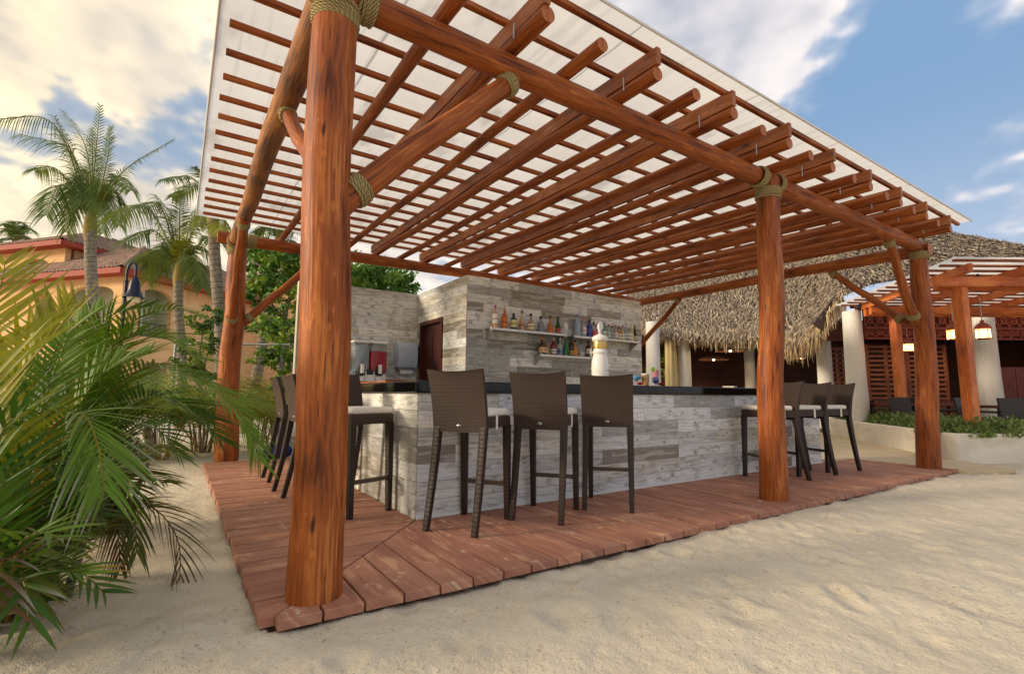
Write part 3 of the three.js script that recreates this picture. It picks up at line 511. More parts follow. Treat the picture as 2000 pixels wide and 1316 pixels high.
{
  const A = 'upper near shelf', B = 'upper far shelf', L = 'lower shelf';
  const bk = [18, 18, 20], am = [176, 92, 24], dg = [20, 52, 26], rd = [168, 34, 34], gd = [196, 168, 84], wh = [232, 230, 224];
  [[967, .36, .085, 'tall', 'rum bottle with white label and pink cap', [206, 150, 110], [236, 230, 224, .2, .62], [176, 58, 84]],
  [985, .345, .088, 'tall', 'amber bottle with golden cap', am, [214, 120, 50, .12, .5], gd],
  [1003, .31, .105, 'squat', 'stout green bottle with yellow label', dg, [216, 210, 150, .12, .5], wh],
  [1019, .325, .078, 'slim', 'straw bottle with tan label', [200, 170, 120], [206, 150, 120, .1, .45], bk],
  [1037, .29, .125, 'round', 'round bellied bottle with cream label', [150, 130, 92], [214, 204, 168, .1, .44], bk],
  [1056, .27, .10, 'square', 'square grey glass bottle with black stopper', [126, 136, 144], null, bk],
  [1075, .30, .085, 'wine', 'golden cognac bottle with orange label', [188, 104, 26], [220, 120, 50, .12, .34], bk],
  [1090, .305, .085, 'wine', 'green champagne bottle with red label', [28, 74, 30], [196, 74, 44, .1, .32], bk],
  ].forEach((b, i) => bottle(b[0], A, 2.076, b[1], b[2], b[3], b[4], b[5], b[6], b[7], i));
  [[1128, .39, .11, 'tall', 'tall frosted pale blue bottle', [150, 166, 188], null, [120, 136, 160]],
  [1141, .34, .075, 'slim', 'clear bottle with white label and orange cap', 'clear', [236, 226, 220, .15, .5], [206, 108, 56]],
  [1151, .315, .09, 'tall', 'cobalt blue gin bottle', [38, 46, 140], [96, 106, 190, .3, .5], [30, 30, 90]],
  [1160, .28, .085, 'tall', 'clear bottle with pink label and dark cap', 'clear', [214, 96, 120, .12, .48], [40, 50, 60]],
  [1170, .285, .085, 'tall', 'clear bottle with white label and red cap', 'clear', [236, 234, 230, .12, .5], rd],
  [1180, .29, .085, 'slim', 'teal green bottle with dark cap', [70, 150, 140], [226, 234, 228, .14, .5], [26, 60, 54]],
  [1189, .27, .08, 'tall', 'clear bottle with pale green label', 'clear', [190, 214, 196, .12, .46], [190, 60, 70]],
  [1196, .255, .075, 'tall', 'clear bottle with grey label and black cap', 'clear', [170, 170, 164, .12, .46], bk],
  [1203, .275, .075, 'slim', 'clear bottle with crimson cap', 'clear', [232, 228, 224, .14, .48], [190, 40, 60]],
  [1209, .265, .075, 'tall', 'amber rum bottle with cream label', [180, 128, 60], [226, 214, 180, .12, .44], [120, 70, 40]],
  [1216, .28, .072, 'slim', 'straw bottle with red cap', [196, 180, 120], [236, 232, 222, .14, .46], rd],
  [1222, .29, .07, 'tall', 'clear bottle with silver cap', 'clear', [206, 206, 200, .14, .5], [200, 200, 196]],
  [1228, .30, .072, 'tall', 'clear bottle with white cap', 'clear', [220, 224, 216, .14, .5], wh],
  [1234, .305, .07, 'slim', 'pale yellow bottle with yellow cap', [206, 200, 120], [232, 226, 180, .14, .46], [214, 196, 90]],
  [1240, .31, .075, 'wine', 'dark brown bottle with white label', [40, 24, 20], [214, 208, 196, .12, .34], [60, 40, 36]],
  ].forEach((b, i) => bottle(b[0], B, 2.066, b[1], b[2], b[3], b[4], b[5], b[6], b[7], i));
  [[1059, .275, .105, 'squat', 'dark brown bottle with orange cap', [70, 34, 20], [222, 190, 150, .12, .42], [206, 104, 50]],
  [1067, .25, .075, 'tall', 'amber bottle with clear cap', [160, 110, 60], [214, 190, 140, .12, .44], [170, 160, 140]],
  [1081, .285, .095, 'tall', 'deep red aperitif bottle with white label', [120, 20, 28], [224, 218, 214, .1, .36], [220, 214, 210]],
  [1094, .30, .085, 'tall', 'clear vodka bottle with blue label', 'clear', [120, 130, 190, .1, .36], [220, 220, 226]],
  [1104, .30, .085, 'slim', 'bright green liqueur bottle', [22, 112, 52], null, [30, 90, 50]],
  [1116, .32, .075, 'tall', 'black bottle with golden label', [26, 18, 16], [206, 170, 90, .1, .3], [40, 22, 18]],
  [1123, .285, .09, 'round', 'golden amber bottle with slim black neck', [206, 134, 34], null, bk],
  [1135, .265, .10, 'round', 'clear bottle with green cap and white label', 'clear', [226, 230, 226, .08, .28], [60, 140, 84]],
  [1149, .29, .09, 'tall', 'dark red wine-like bottle with white label', [88, 18, 24], [226, 222, 218, .22, .5], [70, 20, 24]],
  [1157, .26, .075, 'wine', 'olive green bottle with pale cap', [96, 116, 54], [200, 200, 150, .1, .34], [190, 186, 160]],
  ].forEach((b, i) => bottle(b[0], L, 1.691, b[1], b[2], b[3], b[4], b[5], b[6], b[7], i));
  const pd = hit(1101, 640, 'z', SHZ + .08), ov = thing('oval_plaque', 'small white oval plaque on a thin stem at the end of the upper shelf', 'plaque', [pd.x + .02, 2.076, SHZ + .12]);
  part(ov, 'stem', cyl(.006, .006, .09, 8), M.white, [0, .045, 0]); const od = part(ov, 'disc', new THREE.SphereGeometry(.055, 20, 12), M.white, [0, .15, 0]); od.scale.set(.85, 1.3, .2); part(ov, 'foot', lathe([[0, 0], [.035, 0], [.03, .008], [0, .01]]), M.white);
}

// ------------------------------------------------------------ things on the counters
{
  // draught tower: one turned ceramic body
  const p = hit(1173, 735, 'z', -1.66), t = thing('beer_tap_tower', 'white ceramic beer tap tower with brass band, standing on the counter', 'beer tap', [p.x, 1.101, p.z]);
  part(t, 'body', lathe([[0, 0], [.105, 0], [.108, .012], [.098, .03], [.112, .12], [.116, .2], [.11, .28], [.092, .345], [.086, .36], [.1, .375], [.1, .39], [.086, .4], [.084, .42]], 32), phy({ color: C(236, 233, 228), roughness: .18, clearcoat: .6 }));
  part(t, 'brass_band', lathe([[.083, .42], [.092, .425], [.092, .505], [.083, .51]], 32), std({ color: C(206, 172, 104), metalness: .8, roughness: .3 }));
  part(t, 'collar', lathe([[.083, .51], [.098, .515], [.102, .535], [.102, .56], [.08, .575], [.045, .59], [.03, .60], [0, .605]], 32), phy({ color: C(236, 233, 228), roughness: .18, clearcoat: .6 }));
  const h = part(t, 'tap_handle', lathe([[0, 0], [.02, 0], [.018, .03], [.03, .06], [.034, .09], [.022, .12], [0, .125]], 16), M.white, [0, .6, 0]); const md_ = part(h, 'medallion', new THREE.SphereGeometry(.045, 20, 12), M.white, [0, .09, .02]); md_.scale.set(1, 1.15, .35);
  const fa = part(t, 'faucet', tube([V(0, .46, -.085), V(0, .465, -.13), V(0, .44, -.16), V(0, .36, -.165)], .012), M.steel); part(fa, 'spout_tip', cyl(.009, .012, .03, 10), M.steel, [0, .345, -.165]);
  t.scale.set(.88, .97, .88); part(t, 'script_mark', new THREE.BoxGeometry(.05, .012, .002), flat(120, 120, 118), [.03, .17, .1125]);
}
{
  const Y = 1.101, at = (px, z) => hit(px, 750, 'z', z);
  const petals = (label, px, z) => { const p = at(px, z), t = thing('red_flower', label, 'flower', [p.x, Y, p.z], 0, 'red flowers laid by the drinks'); const m = std({ color: C(190, 18, 34), roughness: .7, side: THREE.DoubleSide }); for (let i = 0; i < 5; i++) { const g = new THREE.SphereGeometry(.03, 10, 8); g.scale(1, .22, .62); g.translate(.03, .016 + .008 * (i % 2), 0); g.rotateZ(.35); g.rotateY(i * 1.257); part(t, 'petal', g, m); } part(t, 'flower_heart', new THREE.SphereGeometry(.012, 10, 8), flat(214, 170, 60), [0, .03, 0]); };
  petals('red flower between the blue cocktail and the beer glass', 1251, -1.6); petals('red flower beside the tall layered cocktail', 1291, -1.62);
  const gl = phy({ color: C(240, 244, 246), roughness: .03, transmission: .92, thickness: 0 });
  let p = at(1244, -1.7), t = thing('cocktail_glass', 'stemmed glass of bright blue cocktail on the counter', 'cocktail', [p.x, Y, p.z]);
  part(t, 'glass', lathe([[0, 0], [.036, .002], [.03, .006], [.006, .01], [.005, .055], [.02, .066], [.05, .10], [.058, .135]], 24), gl); part(t, 'drink', lathe([[0, .066], [.018, .068], [.046, .10], [.052, .122], [0, .122]], 24), phy({ color: C(60, 170, 214), roughness: .1 }));
  p = at(1261, -1.66); t = thing('beer_glass', 'straight glass of golden beer with foam on the counter', 'beer', [p.x, Y, p.z]);
  part(t, 'glass', lathe([[0, 0], [.038, 0], [.04, .01], [.05, .15]], 24), gl); part(t, 'beer', lathe([[0, .008], [.036, .008], [.046, .128], [0, .128]], 24), phy({ color: C(196, 128, 14), roughness: .1 })); part(t, 'foam', lathe([[0, .128], [.046, .128], [.048, .146], [.03, .154], [0, .156]], 24), flat(238, 230, 206, .9));
  p = at(1281, -1.66); t = thing('layered_cocktail', 'tall curved glass of blue and pink layered cocktail with lime slice', 'cocktail', [p.x, Y, p.z]);
  part(t, 'glass', lathe([[0, 0], [.038, .002], [.034, .006], [.008, .012], [.012, .03], [.04, .055], [.045, .09], [.034, .12], [.042, .165], [.05, .19]], 24), gl);
  part(t, 'blue_layer', lathe([[0, .03], [.011, .032], [.037, .057], [.041, .09], [.034, .108], [0, .108]], 24), phy({ color: C(48, 62, 164), roughness: .1 })); part(t, 'pink_layer', lathe([[0, .108], [.033, .108], [.031, .12], [.039, .165], [.042, .178], [0, .178]], 24), phy({ color: C(226, 116, 150), roughness: .1 }));
  const lm = part(t, 'lime_slice', cyl(.03, .03, .006, 20), flat(150, 196, 60), [-.04, .205, .0]); lm.rotation.set(Math.PI / 2, 0, .3); const ch = part(t, 'cherry', new THREE.SphereGeometry(.014, 12, 8), flat(190, 20, 40, .25), [.02, .19, .01]);
  p = at(1425, -1.62); t = thing('folded_napkin_stack', 'low white stack of napkins on the black counter', 'napkins', [p.x, Y, p.z], .3); for (let i = 0; i < 3; i++) part(t, 'napkin', new RoundedBoxGeometry(.15, .008, .15, 1, .003), flat(226, 216, 196, .9), [.004 * i, .005 + .0085 * i, .002 * i]);
  p = at(740, -4.1); t = thing('serving_tray', 'thin tan wooden tray lying on the counter by the side stools', 'tray', [BX + .25, Y, -2.75]); part(t, 'tray_base', new RoundedBoxGeometry(.4, .016, .9, 1, .005), std({ map: TX.timber, color: new THREE.Color(.7, .8, .7), roughness: .8 }), [0, .009, 0]); for (const s of [-1, 1]) part(t, 'tray_rim', new RoundedBoxGeometry(.4, .014, .02, 1, .004), M.midWood, [0, .0245, s * .42]);
}
{
  // twin juice dispenser on the back counter
  const back = thing('back_counter', 'low work counter against the tiled back wall', 'counter', [2.66, 0, RZ + .30]);
  part(back, 'cabinet', box(1.45, .92, .5), M.darkWood, [0, .462, .02]); part(back, 'work_top', new RoundedBoxGeometry(1.5, .04, .56, 1, .006), M.steel, [0, .945, .02]);
  const z = RZ + .32, p0 = hit(717, 700, 'z', z), Y = .966, t = thing('juice_dispenser', 'white twin juice dispenser with clear bowls, one holding red juice', 'juice dispenser', [p0.x, Y, z]);
  const whp = phy({ color: C(232, 230, 226), roughness: .25, clearcoat: .3 });
  part(t, 'base', new RoundedBoxGeometry(.62, .36, .36, 3, .03), whp, [0, .19, -.02]); part(t, 'drip_tray', new RoundedBoxGeometry(.5, .03, .14, 1, .008), M.steel, [0, .03, .22]);
  part(t, 'front_panel', new RoundedBoxGeometry(.16, .26, .03, 2, .008), whp, [0, .3, .165]); part(t, 'control_window', new RoundedBoxGeometry(.12, .09, .012, 1, .004), M.black, [0, .4, .178]);
  const cl = phy({ color: C(222, 228, 230), roughness: .06, transmission: .8, thickness: 0 });
  for (const [s, juice] of [[-1, [206, 210, 208]], [1, [150, 14, 30]]]) {
    const x = s * .155; part(t, 'bowl', new RoundedBoxGeometry(.28, .52, .36, 3, .03), cl, [x, .64, 0]);
    if (s > 0) part(t, 'juice', new RoundedBoxGeometry(.283, .40, .363, 3, .031), phy({ color: C(...juice), roughness: .1 }), [x, .583, 0]);
    else part(t, 'stirrer', lathe([[0, .40], [.09, .40], [.06, .5], [.05, .6], [.12, .78], [.13, .86], [0, .86]], 16), flat(176, 180, 180, .4), [x, 0, 0]);
    const ld = part(t, 'lid', new RoundedBoxGeometry(.3, .05, .38, 2, .02), whp, [x, .925, 0]); part(ld, 'lid_inset', new RoundedBoxGeometry(.2, .012, .2, 1, .004), flat(70, 66, 120, .4), [0, .026, .05]);
    const vb = part(t, 'valve', new RoundedBoxGeometry(.1, .16, .08, 2, .02), M.black, [x, .42, .2]); part(vb, 'lever', new RoundedBoxGeometry(.06, .16, .03, 2, .012), whp, [0, .03, .055]); part(t, 'spout_leg', new RoundedBoxGeometry(.1, .3, .06, 2, .02), whp, [x, .17, .2]);
  }
  const pm = hit(681, 720, 'z', z), mc = thing('steel_coffee_machine', 'small steel and white machine beside the juice dispenser', 'coffee machine', [pm.x - .12, Y, z - .02]);
  part(mc, 'housing', new RoundedBoxGeometry(.34, .42, .34, 2, .02), M.steel, [0, .212, 0]); part(mc, 'side_panel', new RoundedBoxGeometry(.02, .44, .35, 1, .006), whp, [.182, .222, 0]); part(mc, 'dial', cyl(.035, .035, .03, 16).rotateX(Math.PI / 2), whp, [.06, .32, .18]); part(mc, 'dial', cyl(.03, .03, .03, 16).rotateX(Math.PI / 2), M.black, [-.05, .3, .18]); part(mc, 'hopper', new RoundedBoxGeometry(.22, .3, .22, 2, .03), cl, [-.02, .575, -.02]);
  // towel dispenser on the wall
  const pt = hit(791, 700, 'z', RZ + .1), td = thing('paper_towel_dispenser', 'pale blue-grey plastic paper towel dispenser on the tiled wall', 'towel dispenser', [pt.x, 1.42, RZ + .013]);
  { const sh = new THREE.Shape(); sh.moveTo(0, .08); sh.lineTo(.2, .08); sh.bezierCurveTo(.25, .2, .26, .42, .2, .5); sh.lineTo(.14, .53); sh.lineTo(0, .53); const g = new THREE.ExtrudeGeometry(sh, { depth: .36, bevelEnabled: true, bevelSize: .012, bevelThickness: .012, bevelSegments: 3 }); g.rotateY(-Math.PI / 2); g.translate(.18, 0, 0); part(td, 'cover', g, phy({ color: C(184, 198, 216), roughness: .22, clearcoat: .4 })); }
  part(td, 'outlet', new RoundedBoxGeometry(.3, .07, .17, 2, .01), std({ color: C(120, 132, 150), roughness: .4 }), [0, .055, .1]); part(td, 'paper_towel', box(.25, .1, .004), flat(226, 228, 230, .9), [0, .0, .165]); const lg = part(td, 'logo_mark', new THREE.SphereGeometry(.02, 12, 8), flat(70, 80, 100), [.0, .26, .236]); lg.scale.set(1.2, .8, .2);
}

// ------------------------------------------------------------ palm leaves
class Strips { // collects leaf blades and tubes with a colour for every vertex
  constructor() { this.p = []; this.c = []; this.i = []; }
  blade(pts, wid, W, col, tipCol, fold = .3, N = null) {
    const n = pts.length, b = this.p.length / 3;
    for (let k = 0; k < n; k++) {
      const t = k / (n - 1), w = wid[k], c = tipCol ? mix3(col, tipCol, sst(.35, 1, t)) : col, q = pts[k];
      const m = N ? V(q.x - N.x * w * fold, q.y - N.y * w * fold, q.z - N.z * w * fold) : q;
      this.p.push(q.x - W.x * w, q.y - W.y * w, q.z - W.z * w, m.x, m.y, m.z, q.x + W.x * w, q.y + W.y * w, q.z + W.z * w); for (let e = 0; e < 3; e++) this.c.push(...c);
    }
    for (let k = 0; k < n - 1; k++) { const a = b + k * 3; this.i.push(a, a + 1, a + 3, a + 1, a + 4, a + 3, a + 1, a + 2, a + 4, a + 2, a + 5, a + 4); }
  }
  tube(curve, n, r0, r1, col, col2 = col, rad = 5) {
    const b = this.p.length / 3, fr = curve.computeFrenetFrames(n, false);
    for (let k = 0; k <= n; k++) { const t = k / n, q = curve.getPoint(t), r = mix(r0, r1, t), c = mix3(col, col2, t); for (let e = 0; e < rad; e++) { const a = e / rad * 6.2832, v = q.clone().addScaledVector(fr.normals[k], Math.cos(a) * r).addScaledVector(fr.binormals[k], Math.sin(a) * r); this.p.push(v.x, v.y, v.z); this.c.push(...c); } }
    for (let k = 0; k < n; k++) for (let e = 0; e < rad; e++) { const a = b + k * rad + e, d = b + k * rad + (e + 1) % rad; this.i.push(a, d, a + rad, d, d + rad, a + rad); }
  }
  build() { const g = new THREE.BufferGeometry(); g.setAttribute('position', new THREE.Float32BufferAttribute(this.p, 3)); g.setAttribute('color', new THREE.Float32BufferAttribute(this.c, 3)); g.setIndex(this.i); g.computeVertexNormals(); const uv = new Float32Array(this.p.length / 3 * 2); g.setAttribute('uv', new THREE.BufferAttribute(uv, 2)); return g; }
}
const lin = (r, g, b) => { const c = C(r, g, b); return [c.r, c.g, c.b]; };
const Y = V(0, 1, 0);
function frond(S, pts, o, R) {
  const { n = 34, len = .42, w = .016, t0 = .22, droop = .25, lift = .3, fwd = .62, col = lin(70, 112, 28), rib = lin(150, 130, 40), tip = null, tipP = 0, r = .008, seg = 4, curl = 0, prof = t => .45 + .75 * Math.sin(Math.PI * Math.min(1, .12 + t * .86)) } = o;
  const cv = new THREE.CatmullRomCurve3(pts); cv.arcLengthDivisions = 60;
  S.tube(cv, 18, r, r * .25, rib, mix3(rib, col, .6));
  for (let k = 0; k < n; k++) for (const s of [-1, 1]) {
    const tt = (k + .5 + .5 * (s > 0 ? .5 : 0)) / n, t = Math.min(.995, t0 + (1 - t0) * tt), q = cv.getPointAt(t), T = cv.getTangentAt(t);
    let side = T.clone().cross(Y); if (side.lengthSq() < .02) side.copy(rt0); side.normalize(); const N = side.clone().cross(T).normalize();
    const L = len * prof(tt) * (.85 + .3 * R()), f = fwd + .35 * tt + .12 * (R() - .5), D = T.clone().multiplyScalar(f).addScaledVector(side, s * Math.max(.3, 1 - .35 * tt)).addScaledVector(N, lift + .25 * (R() - .5)).normalize();
    const P = [], wd = [], dr = droop * (.7 + .6 * R()), sx = (R() - .5) * .12;
    for (let e = 0; e <= seg; e++) { const u = e / seg; P.push(q.clone().addScaledVector(D, L * u).addScaledVector(Y, -L * dr * u * u).addScaledVector(T, L * (sx * u * u + curl * u * u))); wd.push(w * (.85 + .3 * R() * 0) * (u < .25 ? .55 + 1.8 * u : 1 - Math.pow((u - .25) / .75, 1.7) * .96)); }
    const W = T.clone().addScaledVector(D, -T.dot(D)).addScaledVector(N, .35 * (R() - .5)).normalize(), NN = D.clone().cross(W).normalize();
    const k2 = .78 + .44 * R(), c = mix3(col.map(x => x * k2), lin(150, 140, 40), .22 * R() * R());
    S.blade(P, wd, W, c, tip && R() < tipP ? tip : null, .35, NN);
  }
}
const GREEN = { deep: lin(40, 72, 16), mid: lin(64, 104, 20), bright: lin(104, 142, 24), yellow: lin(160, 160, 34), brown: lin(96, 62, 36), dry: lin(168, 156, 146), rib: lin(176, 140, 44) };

// ------------------------------------------------------------ feathery garden palms
function arecaPalm(label, base, list, seed, rand) {
  const t = thing('areca_palm', label, 'palm shrub', base, 0, 'feathery garden palms'), R = rng(seed), o0 = base;
  const loc = p => p.clone().sub(o0);
  for (const f of list) { const S = new Strips(), pts = f.pts.map(loc), b = V((R() - .5) * .22, 0, (R() - .5) * .22); frond(S, [b, ...pts], f, R); part(t, 'frond', S.build(), M.foliage); }
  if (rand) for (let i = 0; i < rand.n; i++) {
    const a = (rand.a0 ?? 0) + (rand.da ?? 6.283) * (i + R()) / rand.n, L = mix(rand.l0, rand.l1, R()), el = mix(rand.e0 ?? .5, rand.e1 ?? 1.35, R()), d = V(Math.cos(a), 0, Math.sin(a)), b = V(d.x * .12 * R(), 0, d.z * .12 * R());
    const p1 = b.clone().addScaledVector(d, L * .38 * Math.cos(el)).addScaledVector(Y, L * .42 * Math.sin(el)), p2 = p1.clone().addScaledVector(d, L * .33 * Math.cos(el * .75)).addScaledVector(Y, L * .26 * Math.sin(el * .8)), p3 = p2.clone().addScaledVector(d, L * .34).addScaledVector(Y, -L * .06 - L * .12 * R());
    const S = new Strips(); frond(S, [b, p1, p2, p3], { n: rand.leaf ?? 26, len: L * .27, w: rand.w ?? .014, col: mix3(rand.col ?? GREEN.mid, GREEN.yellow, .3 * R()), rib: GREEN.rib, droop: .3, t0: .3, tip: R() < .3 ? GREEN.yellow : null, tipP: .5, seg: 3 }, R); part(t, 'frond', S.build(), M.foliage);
  }
  if (rand?.stems) for (let i = 0; i < rand.stems; i++) { const a = R() * 6.283, r = .05 + .16 * R(), p = V(Math.cos(a) * r, -.1, Math.sin(a) * r); part(t, 'stem', longUV(log(p, p.clone().add(V(Math.cos(a) * .12, .55 + .3 * R(), Math.sin(a) * .12)), .022, .016, .01, 7), 1, 2, 1), M.trunk); }
  return t;
}
{
  const D = (px, py, b) => atDepth(px, py, b), G = GREEN;
  const f = (pts, o) => ({ pts: pts.map(q => D(...q)), droop: .14, lift: .28, ...o });
  const A = hit(30, 1195, 'y', -.06); // front clump
  arecaPalm('large feathery palm shrub with long arching fronds, in front of the others beside the deck', A, [
    f([[-40, 1000, 2.2], [-10, 800, 2.15], [70, 690, 2.2], [150, 605, 2.35]], { n: 32, len: .40, w: .015, col: G.yellow, lift: .5, droop: .03, t0: .3, r: .011, fwd: .75, rib: lin(206, 140, 36) }),
    f([[-60, 900, 2.0], [-40, 720, 2.0], [-10, 600, 2.1], [10, 510, 2.2]], { n: 28, len: .34, w: .016, col: G.yellow, droop: .02, t0: .3 }),
    f([[30, 1000, 2.4], [70, 820, 2.5], [120, 660, 2.7], [200, 600, 2.9]], { n: 32, len: .30, w: .012, col: G.bright, t0: .4, r: .009 }),
    f([[10, 1100, 2.3], [50, 900, 2.3], [100, 740, 2.4], [132, 655, 2.5]], { n: 14, len: .16, w: .009, col: G.bright, t0: .72, r: .010, rib: lin(158, 168, 56) }),
    f([[0, 1100, 2.3], [20, 930, 2.3], [40, 800, 2.4], [50, 700, 2.5]], { n: 16, len: .2, w: .009, col: G.bright, t0: .6, r: .009, rib: lin(158, 168, 56) }),
    f([[70, 1020, 2.5], [120, 860, 2.6], [200, 730, 2.7], [290, 690, 2.9]], { n: 36, len: .34, w: .012, col: G.bright, t0: .35 }),
    // hanging frond with orange rib
    f([[50, 1000, 2.3], [100, 835, 2.25], [160, 808, 2.2], [190, 870, 2.15], [204, 960, 2.1]], { n: 26, len: .32, w: .0085, col: G.bright, rib: lin(206, 146, 40), t0: .55, droop: .22, lift: .12, tip: lin(186, 180, 168), tipP: .5, fwd: .9, seg: 5, r: .009 }),
    f([[-30, 1060, 2.0], [-20, 930, 1.9], [10, 830, 1.9], [50, 800, 1.9]], { n: 26, len: .32, w: .013, col: G.mid }),
    f([[-20, 1080, 2.1], [10, 960, 2.1], [70, 910, 2.1], [120, 930, 2.1]], { n: 28, len: .3, w: .012, col: G.mid, tip: G.brown, tipP: .3 }),
    f([[50, 1120, 2.2], [90, 1010, 2.3], [150, 985, 2.35], [200, 1010, 2.35]], { n: 26, len: .26, w: .010, col: G.mid, tip: G.brown, tipP: .5 }),
    // low fans
    f([[45, 1180, 2.1], [70, 1130, 2.05], [110, 1110, 1.98], [165, 1122, 1.95]], { n: 22, len: .27, w: .012, col: G.bright, droop: .08, t0: .15, tip: lin(180, 124, 40), tipP: .5, fwd: .9 }),
    f([[30, 1180, 2.0], [40, 1130, 1.85], [50, 1150, 1.78], [56, 1220, 1.74]], { n: 18, len: .22, w: .012, col: G.mid, droop: .2, t0: .2, tip: lin(170, 160, 150), tipP: .5, fwd: .9 }),
    f([[10, 1150, 1.95], [0, 1090, 1.8], [-10, 1120, 1.75], [0, 1190, 1.7]], { n: 18, len: .22, w: .010, col: G.brown, droop: .3, tip: lin(170, 160, 150), tipP: .6 }),
    f([[80, 1170, 2.2], [120, 1110, 2.2], [160, 1120, 2.18], [205, 1160, 2.15]], { n: 18, len: .22, w: .012, col: G.mid, t0: .2 }),
    f([[20, 1140, 1.9], [40, 1060, 1.85], [80, 1040, 1.8], [120, 1050, 1.78]], { n: 22, len: .26, w: .012, col: G.bright, t0: .2, tip: G.brown, tipP: .3 }),
    f([[40, 1120, 2.3], [50, 1000, 2.35], [80, 930, 2.4], [140, 890, 2.4]], { n: 26, len: .32, w: .012, col: G.mid }),
    f([[0, 1100, 2.2], [10, 960, 2.3], [30, 860, 2.35], [60, 760, 2.4]], { n: 26, len: .34, w: .012, col: G.mid }),
    f([[-20, 1150, 1.9], [-40, 1050, 1.75], [-30, 980, 1.7], [10, 940, 1.68]], { n: 22, len: .28, w: .012, col: G.mid }),
    f([[100, 1080, 2.5], [150, 960, 2.6], [200, 910, 2.7], [250, 905, 2.75]], { n: 26, len: .3, w: .011, col: G.mid }),
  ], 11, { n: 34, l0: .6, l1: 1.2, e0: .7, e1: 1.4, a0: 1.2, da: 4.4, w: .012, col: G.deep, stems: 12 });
  const B = hit(185, 1040, 'y', -.06);
  arecaPalm('feathery palm shrub whose longest frond hangs over the edge of the deck', B, [
    f([[180, 900, 3.7], [210, 780, 3.6], [290, 715, 3.5], [400, 750, 3.4], [475, 820, 3.35], [508, 900, 3.3]], { n: 52, len: .31, w: .0115, col: G.bright, t0: .3, droop: .16, lift: .15, r: .010, fwd: .95 }),
    f([[170, 880, 3.7], [180, 740, 3.6], [240, 660, 3.5], [320, 660, 3.5], [390, 700, 3.5]], { n: 46, len: .36, w: .012, col: G.bright, t0: .3, r: .010, tip: G.yellow, tipP: .4 }),
    f([[180, 860, 3.8], [210, 700, 3.7], [270, 620, 3.6], [345, 603, 3.6], [400, 622, 3.6]], { n: 42, len: .24, w: .010, col: G.bright, t0: .35, droop: .3, r: .009, tip: G.dry, tipP: .2 }),
    f([[160, 880, 3.7], [160, 730, 3.6], [210, 620, 3.6], [290, 598, 3.7]], { n: 42, len: .3, w: .011, col: G.mid, t0: .35 }),
    f([[200, 900, 3.6], [240, 800, 3.5], [310, 775, 3.4], [390, 815, 3.35], [430, 860, 3.3]], { n: 42, len: .30, w: .011, col: G.mid, t0: .3, fwd: .85 }),
    f([[200, 920, 3.6], [250, 840, 3.5], [310, 840, 3.4], [350, 890, 3.4]], { n: 36, len: .27, w: .011, col: G.mid, t0: .3 }),
    // brown curling frond
    f([[225, 1000, 3.2], [260, 978, 3.1], [315, 1005, 3.0], [348, 1060, 2.95], [350, 1150, 2.9]], { n: 28, len: .27, w: .0055, col: lin(104, 84, 44), rib: lin(120, 78, 34), t0: .3, droop: .35, curl: .25, fwd: 1.1, seg: 5 }),
    // dead hanging fronds
    f([[205, 1000, 3.3], [215, 970, 3.1], [228, 1020, 3.0], [234, 1110, 2.95]], { n: 34, len: .2, w: .008, col: G.brown, rib: lin(110, 70, 36), t0: .2, droop: .7, lift: 0, fwd: 1.0 }),
    f([[225, 970, 3.3], [245, 955, 3.1], [262, 1010, 3.0], [266, 1080, 2.95]], { n: 30, len: .22, w: .010, col: lin(86, 98, 36), t0: .2, droop: .6, lift: 0, fwd: 1.0 }),
    f([[150, 900, 3.6], [110, 790, 3.5], [80, 730, 3.4], [40, 710, 3.3]], { n: 38, len: .34, w: .012, col: G.mid, t0: .3 }),
    f([[160, 900, 3.6], [130, 750, 3.5], [120, 660, 3.4], [140, 580, 3.4]], { n: 36, len: .28, w: .011, col: G.yellow, t0: .35, droop: .05 }),
    f([[170, 900, 3.6], [170, 760, 3.5], [200, 690, 3.4], [250, 650, 3.4]], { n: 36, len: .28, w: .011, col: G.bright, t0: .35 }),
  ], 23, { n: 16, l0: .6, l1: 1.1, e0: .95, e1: 1.45, a0: 1.5, da: 4.0, w: .012, col: G.deep, stems: 14 });
  const spec = [
    [312, 898, 'yellow-green feathery palm shrub in the sand, third behind the two large ones', 16, 1.5, 2.15, G.bright],
    [392, 884, 'feathery palm shrub in the sand touching the foot of the rear log post', 13, 1.2, 1.8, G.yellow],
    [500, 866, 'yellowing palm shrub behind the rear edge of the deck beside the tiled wall', 16, 1.5, 2.1, G.yellow],
    [545, 870, 'small yellow palm shrub tucked against the end of the tiled wall', 8, .9, 1.5, G.yellow],
    [170, 900, 'deep green palm shrub in the shade behind the large front palms', 14, 1.5, 2.2, G.mid],
    [30, 905, 'broad green palm shrub at the edge of the garden, beside the lamp post', 14, 1.5, 2.2, G.mid],
  ];
  spec.forEach(([px, py, label, n, l0, l1, col], i) => arecaPalm(label, hit(px, py, 'y', -.06), [], 40 + i, { n, l0, l1, e0: .85, e1: 1.42, w: .017, col, stems: 7, leaf: 24 }));
}

